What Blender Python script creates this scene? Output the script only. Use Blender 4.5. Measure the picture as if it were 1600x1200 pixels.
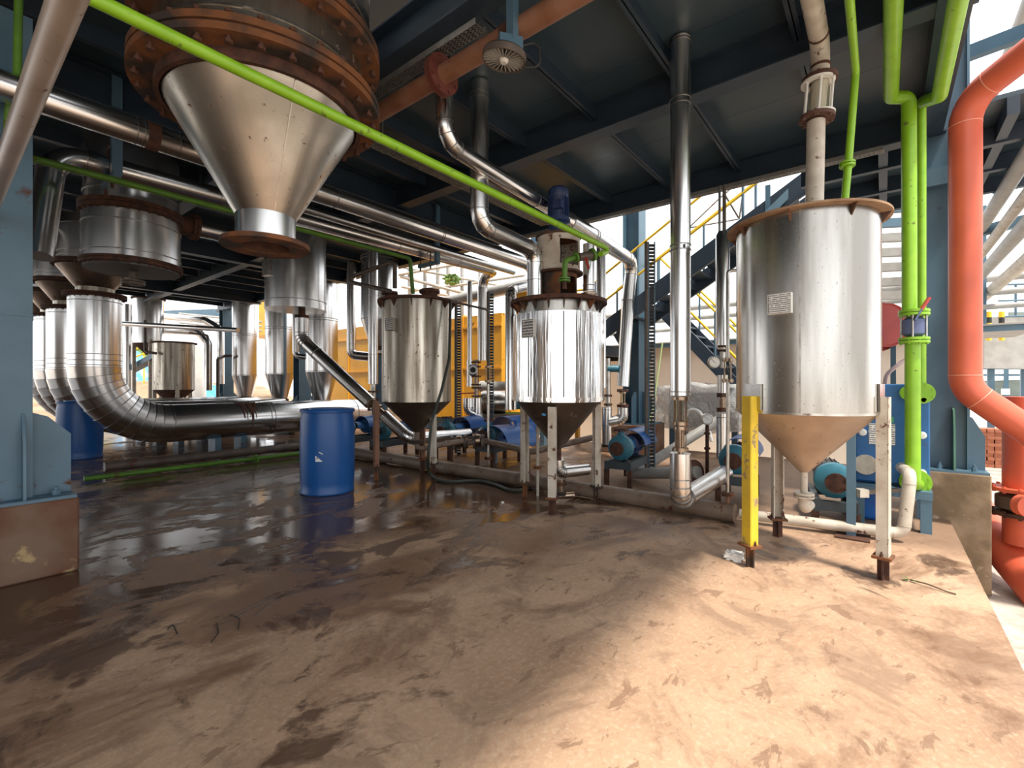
import bpy, math, random
from mathutils import Vector, Matrix, Euler
random.seed(7)
R_ = math.radians
scene = bpy.context.scene
for o in list(bpy.data.objects):
    bpy.data.objects.remove(o, do_unlink=True)
COL = scene.collection

# ------------------------------------------------------------------ camera, world, sun, exposure
# building axes: x runs away to the right, y runs away to the left, z up; the slab's right edge is y = -0.46
CAM_H = 1.2
FPX = 730.0
TH = math.atan2(0.783, 0.622)
FW = Vector((math.sin(TH), math.cos(TH), 0)).normalized()
RT = Vector((FW.y, -FW.x, 0))
cam_d = bpy.data.cameras.new('camera')
cam_d.sensor_fit = 'HORIZONTAL'
cam_d.sensor_width = 36.0
cam_d.lens = FPX / 1600 * 36.0
cam_d.clip_start = 0.05
cam_d.clip_end = 300
cam = bpy.data.objects.new('camera', cam_d)
COL.objects.link(cam)
cam.location = (0, 0, CAM_H)
cam.rotation_euler = FW.to_track_quat('-Z', 'Y').to_euler()
scene.camera = cam

world = bpy.data.worlds.new('overcast_sky')
scene.world = world
world.use_nodes = True
wn = world.node_tree.nodes
wn['Background'].inputs['Color'].default_value = (0.96, 0.98, 1.0, 1)
wn['Background'].inputs['Strength'].default_value = 1.6

sun_d = bpy.data.lights.new('sun', 'SUN')
sun_d.energy = 5.0
sun_d.angle = R_(5.0)
sun_d.color = (1.0, 0.93, 0.82)
sun = bpy.data.objects.new('sun', sun_d)
COL.objects.link(sun)
sun_from = Vector((-0.15, -0.387, 1.0)).normalized()
sun.rotation_euler = sun_from.to_track_quat('Z', 'Y').to_euler()
sun.location = (0, -8, 12)

vs = scene.view_settings
vs.view_transform = 'Standard'
vs.look = 'None'
vs.exposure = 0.38
vs.gamma = 1.0
vs.use_curve_mapping = False
scene.cycles.use_denoising = True
scene.cycles.max_bounces = 10
scene.cycles.diffuse_bounces = 5
scene.cycles.glossy_bounces = 5
scene.cycles.transmission_bounces = 6
scene.cycles.sample_clamp_indirect = 8.0

# ------------------------------------------------------------------ measuring: where a sight line meets a plane of the building
def P(px, py, x=None, y=None, z=None, d=None):
    dr = FW + RT * ((px - 800) / FPX) + Vector((0, 0, 1)) * ((600 - py) / FPX)
    if d is not None: t = d
    elif x is not None: t = x / dr.x
    elif y is not None: t = y / dr.y
    else: t = (z - CAM_H) / dr.z
    return Vector((0, 0, CAM_H)) + dr * t
def G(px, py): return P(px, py, z=0.0)

# ------------------------------------------------------------------ materials
MATS = {}
def pm(name, c1, c2=None, rough=0.5, rough2=None, metal=0.0, scale=6.0, stretch=(1, 1, 1), bump=0.0, bscale=None,
       rust=0.0, rustc=(0.10, 0.032, 0.012), rscale=5.0, lo=0.35, hi=0.65, coord='Object', coat=0.0):
    if name in MATS: return MATS[name]
    m = bpy.data.materials.new(name); m.use_nodes = True
    nt = m.node_tree; N = nt.nodes; L = nt.links
    b = N['Principled BSDF']
    b.inputs['Metallic'].default_value = metal
    b.inputs['Roughness'].default_value = rough
    b.inputs['Base Color'].default_value = (*c1, 1)
    if coat: b.inputs['Coat Weight'].default_value = coat; b.inputs['Coat Roughness'].default_value = 0.08
    tc = N.new('ShaderNodeTexCoord'); mp = N.new('ShaderNodeMapping')
    mp.inputs['Scale'].default_value = stretch
    L.new(tc.outputs[coord], mp.inputs['Vector'])
    nz = N.new('ShaderNodeTexNoise'); nz.inputs['Scale'].default_value = scale; nz.inputs['Detail'].default_value = 5
    L.new(mp.outputs[0], nz.inputs['Vector'])
    rp = N.new('ShaderNodeMapRange'); rp.inputs['From Min'].default_value = lo; rp.inputs['From Max'].default_value = hi
    L.new(nz.outputs['Fac'], rp.inputs['Value'])
    mx = N.new('ShaderNodeMix'); mx.data_type = 'RGBA'
    mx.inputs['A'].default_value = (*c1, 1); mx.inputs['B'].default_value = (*(c2 or c1), 1)
    L.new(rp.outputs[0], mx.inputs['Factor'])
    colour = mx.outputs['Result']; rfac = None
    if rough2 is not None:
        rr = N.new('ShaderNodeMapRange'); rr.inputs['To Min'].default_value = rough; rr.inputs['To Max'].default_value = rough2
        L.new(rp.outputs[0], rr.inputs['Value']); rfac = rr.outputs[0]
        L.new(rfac, b.inputs['Roughness'])
    if rust > 0:
        n2 = N.new('ShaderNodeTexNoise'); n2.inputs['Scale'].default_value = rscale; n2.inputs['Detail'].default_value = 8
        n2.inputs['Roughness'].default_value = 0.65
        L.new(tc.outputs[coord], n2.inputs['Vector'])
        r2 = N.new('ShaderNodeMapRange'); r2.inputs['From Min'].default_value = 0.64 - rust * 0.5; r2.inputs['From Max'].default_value = 0.70 - rust * 0.5
        L.new(n2.outputs['Fac'], r2.inputs['Value'])
        m2 = N.new('ShaderNodeMix'); m2.data_type = 'RGBA'; m2.inputs['B'].default_value = (*rustc, 1)
        L.new(r2.outputs[0], m2.inputs['Factor']); L.new(colour, m2.inputs['A']); colour = m2.outputs['Result']
        m3 = N.new('ShaderNodeMix'); m3.inputs['A'].default_value = rough; m3.inputs['B'].default_value = 0.9
        if rfac: L.new(rfac, m3.inputs['A'])
        L.new(r2.outputs[0], m3.inputs['Factor']); L.new(m3.outputs['Result'], b.inputs['Roughness'])
        if metal > 0:
            m4 = N.new('ShaderNodeMapRange'); m4.inputs['To Min'].default_value = metal; m4.inputs['To Max'].default_value = 0.0
            L.new(r2.outputs[0], m4.inputs['Value']); L.new(m4.outputs[0], b.inputs['Metallic'])
    L.new(colour, b.inputs['Base Color'])
    if bump > 0:
        bn = N.new('ShaderNodeBump'); bn.inputs['Strength'].default_value = bump; bn.inputs['Distance'].default_value = 0.02
        if bscale:
            n3 = N.new('ShaderNodeTexNoise'); n3.inputs['Scale'].default_value = bscale; n3.inputs['Detail'].default_value = 3
            L.new(mp.outputs[0], n3.inputs['Vector']); L.new(n3.outputs['Fac'], bn.inputs['Height'])
        else:
            L.new(nz.outputs['Fac'], bn.inputs['Height'])
        L.new(bn.outputs[0], b.inputs['Normal'])
    MATS[name] = m
    return m

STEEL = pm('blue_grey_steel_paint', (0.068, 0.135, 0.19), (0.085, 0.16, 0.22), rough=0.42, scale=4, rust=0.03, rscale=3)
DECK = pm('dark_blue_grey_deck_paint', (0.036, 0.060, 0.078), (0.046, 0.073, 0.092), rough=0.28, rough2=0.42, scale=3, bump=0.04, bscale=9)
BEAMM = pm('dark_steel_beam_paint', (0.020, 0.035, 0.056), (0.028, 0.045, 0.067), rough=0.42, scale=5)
CLAD = pm('aluminium_cladding', (0.76, 0.755, 0.75), (0.68, 0.675, 0.67), rough=0.21, rough2=0.27, metal=1, scale=2.2, stretch=(1, 1, .3))
SEAM = pm('dark_cladding_joint', (0.22, 0.21, 0.20), (0.32, 0.31, 0.30), rough=0.4, metal=1, scale=10)
CLADB = pm('bright_crinkled_cladding', (0.90, 0.90, 0.90), (0.80, 0.80, 0.81), rough=0.10, rough2=0.18, metal=1, scale=5, stretch=(3, 3, .10), bump=0.55, bscale=7)
STAIN = pm('dull_stainless_sheet', (0.62, 0.60, 0.56), (0.30, 0.28, 0.25), rough=0.19, rough2=0.30, metal=1, scale=3.2, stretch=(1.6, 1.6, .16), bump=0.05, bscale=4, rust=0.005, rscale=70)  # dark vertical bands in the colour imitate reflections of the dim interior
STAIN2 = pm('weathered_stainless_sheet', (0.56, 0.52, 0.45), (0.22, 0.185, 0.145), rough=0.28, rough2=0.45, metal=1, scale=5, stretch=(2.4, 2.4, .14), bump=0.07, bscale=5, rust=0.05, rscale=16)
CONE = pm('brushed_stainless_cone', (0.50, 0.475, 0.43), (0.34, 0.31, 0.265), rough=0.26, rough2=0.38, metal=1, scale=3, bump=0.05, bscale=4, rust=0.012, rscale=20)
CONED = pm('dirty_steel_cone', (0.33, 0.27, 0.22), (0.20, 0.16, 0.13), rough=0.38, rough2=0.5, metal=1, scale=5, rust=0.10, rscale=8)
CONET = pm('tan_primed_cone', (0.52, 0.40, 0.30), (0.40, 0.30, 0.22), rough=0.42, metal=0.55, scale=4, rust=0.05, rscale=7)
RUST = pm('orange_rust', (0.185, 0.068, 0.022), (0.040, 0.029, 0.024), rough=0.85, scale=5, bump=0.2, bscale=30, lo=.40, hi=.58)
RUSTD = pm('dark_rust', (0.10, 0.04, 0.022), (0.045, 0.02, 0.014), rough=0.85, scale=16, bump=0.2)
RUSTP = pm('red_rusted_pipe', (0.26, 0.125, 0.075), (0.19, 0.075, 0.035), rough=0.6, scale=6, rust=0.03, rscale=11)
WHITEP = pm('chipped_white_paint', (0.60, 0.55, 0.47), (0.44, 0.37, 0.29), rough=0.6, scale=7, rust=0.11, rscale=13)
YELP = pm('worn_yellow_paint', (0.75, 0.52, 0.03), (0.62, 0.42, 0.03), rough=0.55, scale=7, rust=0.10, rscale=12, rustc=(.30,.22,.13))
GREEN = pm('lime_green_paint', (0.20, 0.42, 0.012), (0.25, 0.49, 0.02), rough=0.38, scale=9, rust=0.02, rscale=18, rustc=(.12, .18, .03))
GREEND = pm('dull_green_paint', (0.10, 0.24, 0.02), (0.07, 0.17, 0.015), rough=0.5, scale=7, rust=0.04)
REDP = pm('red_oxide_paint', (0.66, 0.125, 0.060), (0.56, 0.10, 0.05), rough=0.42, scale=3)
REDD = pm('dark_red_paint', (0.40, 0.04, 0.03), (0.33, 0.03, 0.025), rough=0.5, scale=5)
YELLOW = pm('orange_yellow_paint', (0.80, 0.40, 0.02), (0.72, 0.33, 0.02), rough=0.45, scale=1.6, rust=0.035, rscale=3, rustc=(.22, .09, .02))
YRAIL = pm('yellow_rail_paint', (0.85, 0.55, 0.02), (0.8, 0.5, 0.02), rough=0.45)
BLUEP = pm('blue_drum_plastic', (0.006, 0.080, 0.29), (0.008, 0.092, 0.32), rough=0.36, scale=3, bump=0.02)
BLUES = pm('blue_machine_paint', (0.018, 0.12, 0.32), (0.016, 0.10, 0.27), rough=0.45, scale=6, rust=0.02)
TEAL = pm('teal_motor_paint', (0.03, 0.17, 0.24), (0.025, 0.13, 0.19), rough=0.45, scale=8, rust=0.05)
NAVY = pm('navy_motor_paint', (0.015, 0.03, 0.10), (0.02, 0.045, 0.13), rough=0.45, scale=8)
BLACK = pm('black_rubber', (0.015, 0.016, 0.017), (0.02, 0.02, 0.02), rough=0.6)
HOSEM = pm('dark_green_hose_rubber', (0.025, 0.035, 0.028), (0.04, 0.045, 0.035), rough=0.5)
DARKP = pm('dark_iron_pipe', (0.07, 0.055, 0.045), (0.12, 0.09, 0.07), rough=0.5, scale=8, rust=0.06)
FLOORP = pm('muddy_pipe_paint', (0.21, 0.155, 0.115), (0.15, 0.10, 0.07), rough=0.5, scale=7, rust=0.10, rscale=9)
BRASSY = pm('tarnished_stainless_fitting', (0.42, 0.33, 0.25), (0.28, 0.20, 0.14), rough=0.32, metal=1, scale=18, rust=0.05)
PALEP = pm('pale_stained_pipe_paint', (0.56, 0.51, 0.43), (0.42, 0.36, 0.29), rough=0.45, scale=8, rust=0.05, rscale=14)
CONC = pm('stained_concrete', (0.34, 0.245, 0.155), (0.19, 0.13, 0.075), rough=0.85, scale=3, lo=.42, hi=.58, bump=0.5, bscale=16, rust=0.04, rscale=6, rustc=(.45, .36, .26))
CONCR = pm('rust_stained_concrete', (0.17, 0.105, 0.07), (0.115, 0.036, 0.014), rough=0.75, scale=2.2, bump=0.5, bscale=14, rust=0.06, rscale=5, rustc=(.40, .28, .14), lo=.40, hi=.60)
CREAM = pm('cream_wall_plaster', (0.70, 0.60, 0.50), (0.64, 0.54, 0.44), rough=0.85, scale=1.2)
SOIL = pm('dry_brown_soil', (0.36, 0.25, 0.16), (0.24, 0.16, 0.10), rough=0.95, scale=1.4, bump=0.5)
GRAVEL = pm('pale_stony_ground', (0.52, 0.46, 0.40), (0.34, 0.29, 0.25), rough=0.95, scale=9, bump=0.7)
LEAFM = pm('tree_leaves', (0.07, 0.14, 0.03), (0.12, 0.20, 0.04), rough=0.7, scale=3)
BARK = pm('tree_bark', (0.12, 0.08, 0.05), (0.08, 0.05, 0.03), rough=0.9)
TARP = pm('blue_tarpaulin', (0.06, 0.30, 0.62), (0.12, 0.42, 0.75), rough=0.4, scale=5, bump=0.3)
BRICKM = pm('red_brick', (0.42, 0.16, 0.09), (0.34, 0.11, 0.06), rough=0.9, scale=9)
GALV = pm('galvanised_tray', (0.36, 0.35, 0.33), (0.28, 0.27, 0.25), rough=0.45, metal=0.7, scale=12)
WHITEC = pm('white_plate', (0.78, 0.77, 0.73), (0.70, 0.69, 0.65), rough=0.5)
PAPER = pm('white_paper', (0.85, 0.84, 0.80), rough=0.8)
INK = pm('dark_print', (0.06, 0.06, 0.065), rough=0.7)
GREYP = pm('grey_pipe_paint', (0.38, 0.37, 0.35), (0.30, 0.29, 0.27), rough=0.5, scale=5)
TANP = pm('beige_pipe_paint', (0.36, 0.30, 0.25), (0.30, 0.24, 0.20), rough=0.32, scale=5, rust=0.02, rscale=20)
SILV = pm('worn_silver_metal', (0.6, 0.58, 0.54), (0.4, 0.37, 0.33), rough=0.3, metal=1, scale=12, rust=0.03)
NETM = pm('grey_green_sheet', (0.26, 0.30, 0.27), (0.20, 0.24, 0.22), rough=0.7, scale=2, stretch=(1, 1, 6))
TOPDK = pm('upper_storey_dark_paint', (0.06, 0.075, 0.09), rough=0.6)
def clear_mat(name, col, rough=0.05, alpha=None, ior=1.45, bump=0.0):
    m = bpy.data.materials.new(name); m.use_nodes = True
    b = m.node_tree.nodes['Principled BSDF']
    b.inputs['Base Color'].default_value = (*col, 1); b.inputs['Roughness'].default_value = rough
    b.inputs['Transmission Weight'].default_value = 1.0; b.inputs['IOR'].default_value = ior
    if alpha is not None: b.inputs['Alpha'].default_value = alpha
    if bump:
        N = m.node_tree.nodes; L = m.node_tree.links
        n = N.new('ShaderNodeTexNoise'); n.inputs['Scale'].default_value = 9; n.inputs['Detail'].default_value = 4
        w = N.new('ShaderNodeBump'); w.inputs['Strength'].default_value = bump; w.inputs['Distance'].default_value = .03
        L.new(n.outputs['Fac'], w.inputs['Height']); L.new(w.outputs[0], b.inputs['Normal'])
    return m
GLASS = clear_mat('sight_glass', (0.85, 0.82, 0.74), 0.05, ior=1.1)
def wrap_mat():
    m = bpy.data.materials.new('clear_plastic_wrap'); m.use_nodes = True
    N = m.node_tree.nodes; L = m.node_tree.links; b = N['Principled BSDF']
    b.inputs['Base Color'].default_value = (.88, .88, .88, 1); b.inputs['Roughness'].default_value = .10; b.inputs['Alpha'].default_value = .5
    n = N.new('ShaderNodeTexNoise'); n.inputs['Scale'].default_value = 7; n.inputs['Detail'].default_value = 6; n.inputs['Distortion'].default_value = 1.5
    w = N.new('ShaderNodeBump'); w.inputs['Strength'].default_value = 1.0; w.inputs['Distance'].default_value = .14
    tc = N.new('ShaderNodeTexCoord'); L.new(tc.outputs['Object'], n.inputs['Vector'])
    L.new(n.outputs['Fac'], w.inputs['Height']); L.new(w.outputs[0], b.inputs['Normal'])
    return m
WRAP = wrap_mat()
def print_mat(name, sx, sy, base=(.80, .79, .75), ink=(.16, .16, .17), mort=.10):
    # rows of fine unreadable print on a sheet
    m = bpy.data.materials.new(name); m.use_nodes = True
    N = m.node_tree.nodes; L = m.node_tree.links; b = N['Principled BSDF']
    tc = N.new('ShaderNodeTexCoord'); mp = N.new('ShaderNodeMapping'); mp.inputs['Scale'].default_value = (sx, sy, 1)
    L.new(tc.outputs['UV'], mp.inputs[0])
    br = N.new('ShaderNodeTexBrick'); br.inputs['Scale'].default_value = 1.0; br.inputs['Mortar Size'].default_value = mort
    br.inputs['Brick Width'].default_value = 60; br.offset = 0; br.inputs['Row Height'].default_value = .42; br.inputs['Mortar Smooth'].default_value = .1
    br.inputs['Color1'].default_value = (*base, 1); br.inputs['Color2'].default_value = (*[c * .86 for c in base], 1)
    br.inputs['Mortar'].default_value = (*ink, 1)
    n = N.new('ShaderNodeTexNoise'); n.inputs['Scale'].default_value = 9; L.new(tc.outputs['UV'], n.inputs['Vector'])
    r = N.new('ShaderNodeMapRange'); r.inputs['From Min'].default_value = .36; r.inputs['From Max'].default_value = .42
    L.new(n.outputs['Fac'], r.inputs['Value']); L.new(mp.outputs[0], br.inputs['Vector'])
    x = N.new('ShaderNodeMix'); x.data_type = 'RGBA'; x.inputs['A'].default_value = (*base, 1)
    L.new(r.outputs[0], x.inputs['Factor']); L.new(br.outputs['Color'], x.inputs['B']); L.new(x.outputs['Result'], b.inputs['Base Color'])
    b.inputs['Roughness'].default_value = .6
    return m
PRINT = print_mat('printed_notice', 3, 4)
PRINT2 = print_mat('worn_printed_notice', 2, 2.5, (.70, .69, .66), (.12, .12, .13), .14)

def floor_mat():
    m = bpy.data.materials.new('wet_muddy_concrete'); m.use_nodes = True
    nt = m.node_tree; N = nt.nodes; L = nt.links; b = N['Principled BSDF']
    tc = N.new('ShaderNodeTexCoord'); sep = N.new('ShaderNodeSeparateXYZ'); L.new(tc.outputs['Object'], sep.inputs[0])
    def noise(s, d=6, r=.6, dist=0.0, st=(1, 1, 1)):
        mp = N.new('ShaderNodeMapping'); mp.inputs['Scale'].default_value = st; L.new(tc.outputs['Object'], mp.inputs[0])
        n = N.new('ShaderNodeTexNoise'); n.inputs['Scale'].default_value = s; n.inputs['Detail'].default_value = d
        n.inputs['Roughness'].default_value = r; n.inputs['Distortion'].default_value = dist
        L.new(mp.outputs[0], n.inputs['Vector']); return n.outputs['Fac']
    def mr(v, a, c, t0=0., t1=1., smooth=False):
        n = N.new('ShaderNodeMapRange')
        if smooth: n.interpolation_type = 'SMOOTHSTEP'
        for k, q in zip(('From Min', 'From Max', 'To Min', 'To Max'), (a, c, t0, t1)): n.inputs[k].default_value = q
        L.new(v, n.inputs['Value']); return n.outputs[0]
    def mixc(f, A, B):
        n = N.new('ShaderNodeMix'); n.data_type = 'RGBA'
        L.new(f, n.inputs['Factor'])
        for k, q in (('A', A), ('B', B)):
            if isinstance(q, tuple): n.inputs[k].default_value = (*q, 1)
            else: L.new(q, n.inputs[k])
        return n.outputs['Result']
    def math_(op, a, c):
        n = N.new('ShaderNodeMath'); n.operation = op
        for k, q in ((0, a), (1, c)):
            if isinstance(q, (int, float)): n.inputs[k].default_value = q
            else: L.new(q, n.inputs[k])
        return n.outputs[0]
    # dry, muddy tan concrete with a fine mottling
    base = mixc(mr(noise(1.3), .35, .65), (.45, .295, .19), (.33, .20, .122))
    base = mixc(mr(noise(42, 8, .8), .50, .62, 0, .42), base, (.56, .425, .31))
    base = mixc(mr(noise(11, 9, .78, .8), .54, .64, 0, .55), base, (.24, .15, .095))
    base = mixc(mr(noise(2.2, 9, .7, .9), .52, .62, 0, .65), base, (.22, .135, .085))
    base = mixc(mr(noise(4.2, 8, .7, .6, (1, 2.0, 1)), .585, .62, 0, .75), base, (.20, .115, .07))
    # floor colour darkened to muddy brown, imitating shade around the pumps behind the tanks
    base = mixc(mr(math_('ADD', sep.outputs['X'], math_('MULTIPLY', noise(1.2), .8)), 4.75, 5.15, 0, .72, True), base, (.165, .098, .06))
    # damp stays further in from the open edge; puddles gather there
    inward = mr(sep.outputs['Y'], .2, 4.2, -.115, .115, True)
    back = mr(sep.outputs['X'], 2.2, 4.2, -.02, .05, True)
    back = math_('ADD', back, mr(sep.outputs['X'], 4.3, 4.9, 0, -.16, True))
    damp = math_('ADD', math_('ADD', noise(1.0, 9, .66, .9, (1, 1.25, 1)), inward), back)
    dampf = mr(damp, .44, .56)
    base = mixc(math_('MULTIPLY', dampf, .80), base, (.150, .074, .040))
    wet = math_('ADD', math_('ADD', noise(1.5, 9, .66, .8, (1, 1.4, 1)), inward), back)
    wetf = mr(wet, .52, .575)
    base = mixc(math_('MULTIPLY', wetf, .78), base, (.062, .031, .019))
    L.new(base, b.inputs['Base Color'])
    rgh = math_('SUBTRACT', mr(dampf, 0, 1, .72, .36), math_('MULTIPLY', wetf, .24))
    L.new(rgh, b.inputs['Roughness'])
    bp = N.new('ShaderNodeBump'); bp.inputs['Strength'].default_value = .22; bp.inputs['Distance'].default_value = .02
    hh = math_('MULTIPLY', noise(16, 6, .7), mr(wetf, 0, 1, 1, .12))
    L.new(hh, bp.inputs['Height']); L.new(bp.outputs[0], b.inputs['Normal'])
    return m
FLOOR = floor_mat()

# ------------------------------------------------------------------ mesh building
ORG = {}
def perp(d):
    d = d.normalized()
    up = Vector((0, 0, 1)) if abs(d.z) < .95 else Vector((1, 0, 0))
    a = d.cross(up).normalized(); b = a.cross(d).normalized()
    return a, b
class MB:
    def __init__(s): s.v = []; s.f = []; s.uv = None
    def add(s, vs, fs):
        k = len(s.v); s.v += [Vector(p) for p in vs]; s.f += [tuple(i + k for i in f) for f in fs]; return s
    def box(s, lo, hi):
        (a, b, c), (d, e, f) = lo, hi
        return s.add([(a, b, c), (d, b, c), (d, e, c), (a, e, c), (a, b, f), (d, b, f), (d, e, f), (a, e, f)],
                     [(3, 2, 1, 0), (4, 5, 6, 7), (0, 1, 5, 4), (1, 2, 6, 5), (2, 3, 7, 6), (3, 0, 4, 7)])
    def bar(s, A, B, w, h, side=None):
        A, B = Vector(A), Vector(B); d = (B - A)
        a, b = perp(d)
        if side is not None:
            a = Vector(side); a = (a - d.normalized() * a.dot(d.normalized())).normalized(); b = a.cross(d).normalized()
        vs = []
        for p in (A, B):
            for i, j in ((-1, -1), (1, -1), (1, 1), (-1, 1)): vs.append(p + a * (w / 2 * i) + b * (h / 2 * j))
        return s.add(vs, [(0, 1, 2, 3), (7, 6, 5, 4), (0, 4, 5, 1), (1, 5, 6, 2), (2, 6, 7, 3), (3, 7, 4, 0)])
    def tube(s, pts, r, n=14, cap=True, rs=None):
        pts = [Vector(p) for p in pts]; k0 = len(s.v); m = len(pts)
        tang = []
        for i in range(m):
            t = Vector((0, 0, 0))
            if i > 0: t += (pts[i] - pts[i - 1]).normalized()
            if i < m - 1: t += (pts[i + 1] - pts[i]).normalized()
            tang.append(t.normalized())
        a, b = perp(tang[0]); vs = []
        for i in range(m):
            if i > 0:
                q = tang[i - 1].rotation_difference(tang[i]); a = q @ a
                a = (a - tang[i] * a.dot(tang[i])).normalized()
            b = a.cross(tang[i]).normalized()
            rr = rs[i] if rs else r
            if 0 < i < m - 1:
                c = (pts[i] - pts[i - 1]).normalized().dot(tang[i]); mi = 1 / max(c, .5)
            else: mi = 1
            for j in range(n):
                an = 2 * math.pi * j / n
                vs.append(pts[i] + (a * math.cos(an) + b * math.sin(an)) * rr)
        fs = []
        for i in range(m - 1):
            for j in range(n):
                j2 = (j + 1) % n
                fs.append((i * n + j, i * n + j2, (i + 1) * n + j2, (i + 1) * n + j))
        if cap: fs.append(tuple(range(n - 1, -1, -1))); fs.append(tuple((m - 1) * n + j for j in range(n)))
        return s.add(vs, fs)
    def lathe(s, prof, O=(0, 0, 0), axis=(0, 0, 1), n=40, closed=False, a0=0, a1=2 * math.pi, side=None):
        O = Vector(O); ax = Vector(axis).normalized(); a, b = perp(ax)
        if side is not None:
            a = Vector(side).normalized(); b = ax.cross(a).normalized()
        full = abs(a1 - a0 - 2 * math.pi) < 1e-6; m = n if full else n + 1
        vs = []
        for j in range(m):
            an = a0 + (a1 - a0) * j / n
            dr = a * math.cos(an) + b * math.sin(an)
            for r, z in prof: vs.append(O + ax * z + dr * r)
        k = len(prof); fs = []
        for j in range(n):
            j2 = (j + 1) % m
            for i in range(k if closed else k - 1):
                i2 = (i + 1) % k
                fs.append((j * k + i, j * k + i2, j2 * k + i2, j2 * k + i)[::-1])
        return s.add(vs, fs)
    def disc_stack(s, prof, O, axis=(0, 0, 1), n=40, side=None):
        # closed solid of revolution; profile runs from the axis back to the axis
        return s.lathe([(max(r, 1e-4), z) for r, z in prof], O, axis, n, side=side)
    def ring(s, O, axis, ri, ro, h, n=32):
        return s.lathe([(ri, -h / 2), (ro, -h / 2), (ro, h / 2), (ri, h / 2)], O, axis, n, closed=True)
    def prism(s, poly, ext):
        # poly: 3D points of a planar outline, ext: extrusion vector
        ext = Vector(ext); k = len(poly); p = [Vector(q) for q in poly]
        fs = [tuple(range(k)), tuple(range(2 * k - 1, k - 1, -1))]
        for i in range(k): fs.append((i, k + i, k + (i + 1) % k, (i + 1) % k))
        return s.add(p + [q + ext for q in p], fs)
    def build(s, name, mat, parent=None, sharp=32, quad_uv=False):
        org = ORG.get(parent.name, Vector()) if parent else Vector()
        me = bpy.data.meshes.new(name)
        me.from_pydata([tuple(q - org) for q in s.v], [], s.f)
        me.materials.append(mat)
        if quad_uv:
            uv = me.uv_layers.new(name='UVMap')
            for pl in me.polygons:
                for li, c in zip(pl.loop_indices, ((0, 0), (1, 0), (1, 1), (0, 1))): uv.data[li].uv = c
        me.polygons.foreach_set('use_smooth', [True] * len(me.polygons))
        me.validate(); me.update()
        import bmesh
        bm = bmesh.new(); bm.from_mesh(me); bmesh.ops.recalc_face_normals(bm, faces=bm.faces); bm.to_mesh(me); bm.free()
        me.set_sharp_from_angle(angle=R_(sharp))
        o = bpy.data.objects.new(name, me); COL.objects.link(o)
        if parent: o.parent = parent; ORG[o.name] = org
        return o
def thing(name, label, cat, loc, group=None, kind=None):
    o = bpy.data.objects.new(name, None); COL.objects.link(o); o.location = loc; o.empty_display_size = .1
    ORG[o.name] = Vector(loc)
    tag(o, label, cat, group, kind); return o
def tag(o, label=None, cat=None, group=None, kind=None):
    if label: o['label'] = label
    if cat: o['category'] = cat
    if group: o['group'] = group
    if kind: o['kind'] = kind
    return o
def struct(o): o['kind'] = 'structure'; return o
def inst(mesh, name, parent, loc, rot=None):
    o = bpy.data.objects.new(name, mesh); COL.objects.link(o)
    o.parent = parent; o.location = Vector(loc) - ORG.get(parent.name, Vector())
    if rot is not None: o.rotation_euler = rot
    return o
def bez(pts, br, seg=6):
    """Round the corners of a polyline; returns points and the (point, tangent) pairs where each bend starts, breaks and ends."""
    pts = [Vector(p) for p in pts]; out = [pts[0]]; marks = []
    for i in range(1, len(pts) - 1):
        A, B, C = pts[i - 1], pts[i], pts[i + 1]
        u = (A - B).normalized(); w = (C - B).normalized()
        ang = u.angle(w); tl = min(br / math.tan(ang / 2), (A - B).length * .49, (C - B).length * .49)
        if ang > R_(176): out.append(B); continue
        r = tl * math.tan(ang / 2)
        cen = B + (u + w).normalized() * (r / math.sin(ang / 2))
        s0, s1 = B + u * tl - cen, B + w * tl - cen
        ax = s0.cross(s1).normalized(); tot = s0.angle(s1)
        for k in range(seg + 1):
            q = Matrix.Rotation(tot * k / seg, 3, ax)
            out.append(cen + q @ s0); marks.append((cen + q @ s0, (q @ (-u)).normalized(), k in (0, seg)))
    out.append(pts[-1]); return out, marks
def pipe(name, label, cat, pts, r, mat, br=None, seg=6, bands='ends', n=20, group=None, extra=(), ring_mat=None, ringw=None):
    """A run of pipe as a thing: body plus raised seam bands at the bends and at extra (fraction) points."""
    t = thing(name, label, cat, pts[0], group)
    path, marks = bez(pts, br if br is not None else r * 2.2, seg)
    MB().tube(path, r, n).build('pipe_body', mat, t, sharp=50)
    rw = ringw or max(.006, r * .09)
    spots = []
    if bands == 'ends': spots += [(p, d) for p, d, e in marks if e]
    if bands == 'all': spots += [(p, d) for p, d, e in marks]
    tot = [0]
    for i in range(1, len(path)): tot.append(tot[-1] + (path[i] - path[i - 1]).length)
    for f in extra:
        L = f * tot[-1]
        for i in range(1, len(path)):
            if tot[i] >= L:
                d = (path[i] - path[i - 1]).normalized(); spots.append((path[i - 1] + d * (L - tot[i - 1]), d)); break
    for p, d in spots:
        MB().ring(p, d, r * .97, r * 1.02 + .0015, rw * .6, n).build('seam_band', ring_mat or (SEAM if mat == CLAD else mat), t)
    return t
def flange(parent, O, axis, r, h, mat, nb=8, hole=None, bolt=True, name='flange', br=None):
    m = MB(); O = Vector(O); ax = Vector(axis).normalized()
    if hole: m.ring(O, ax, hole, r, h, 28)
    else: m.disc_stack([(0, -h / 2), (r, -h / 2), (r, h / 2), (0, h / 2)], O, ax, 28)
    if bolt:
        a, b = perp(ax); q = br or min(.013, max(.006, r * .09))
        for i in range(nb):
            an = 2 * math.pi * (i + .5) / nb; c = O + (a * math.cos(an) + b * math.sin(an)) * (r - q * 1.5)
            m.disc_stack([(0, -h / 2 - q), (q, -h / 2 - q), (q, h / 2 + q), (0, h / 2 + q)], c, ax, 6)
    return m.build(name, mat, parent)
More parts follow.
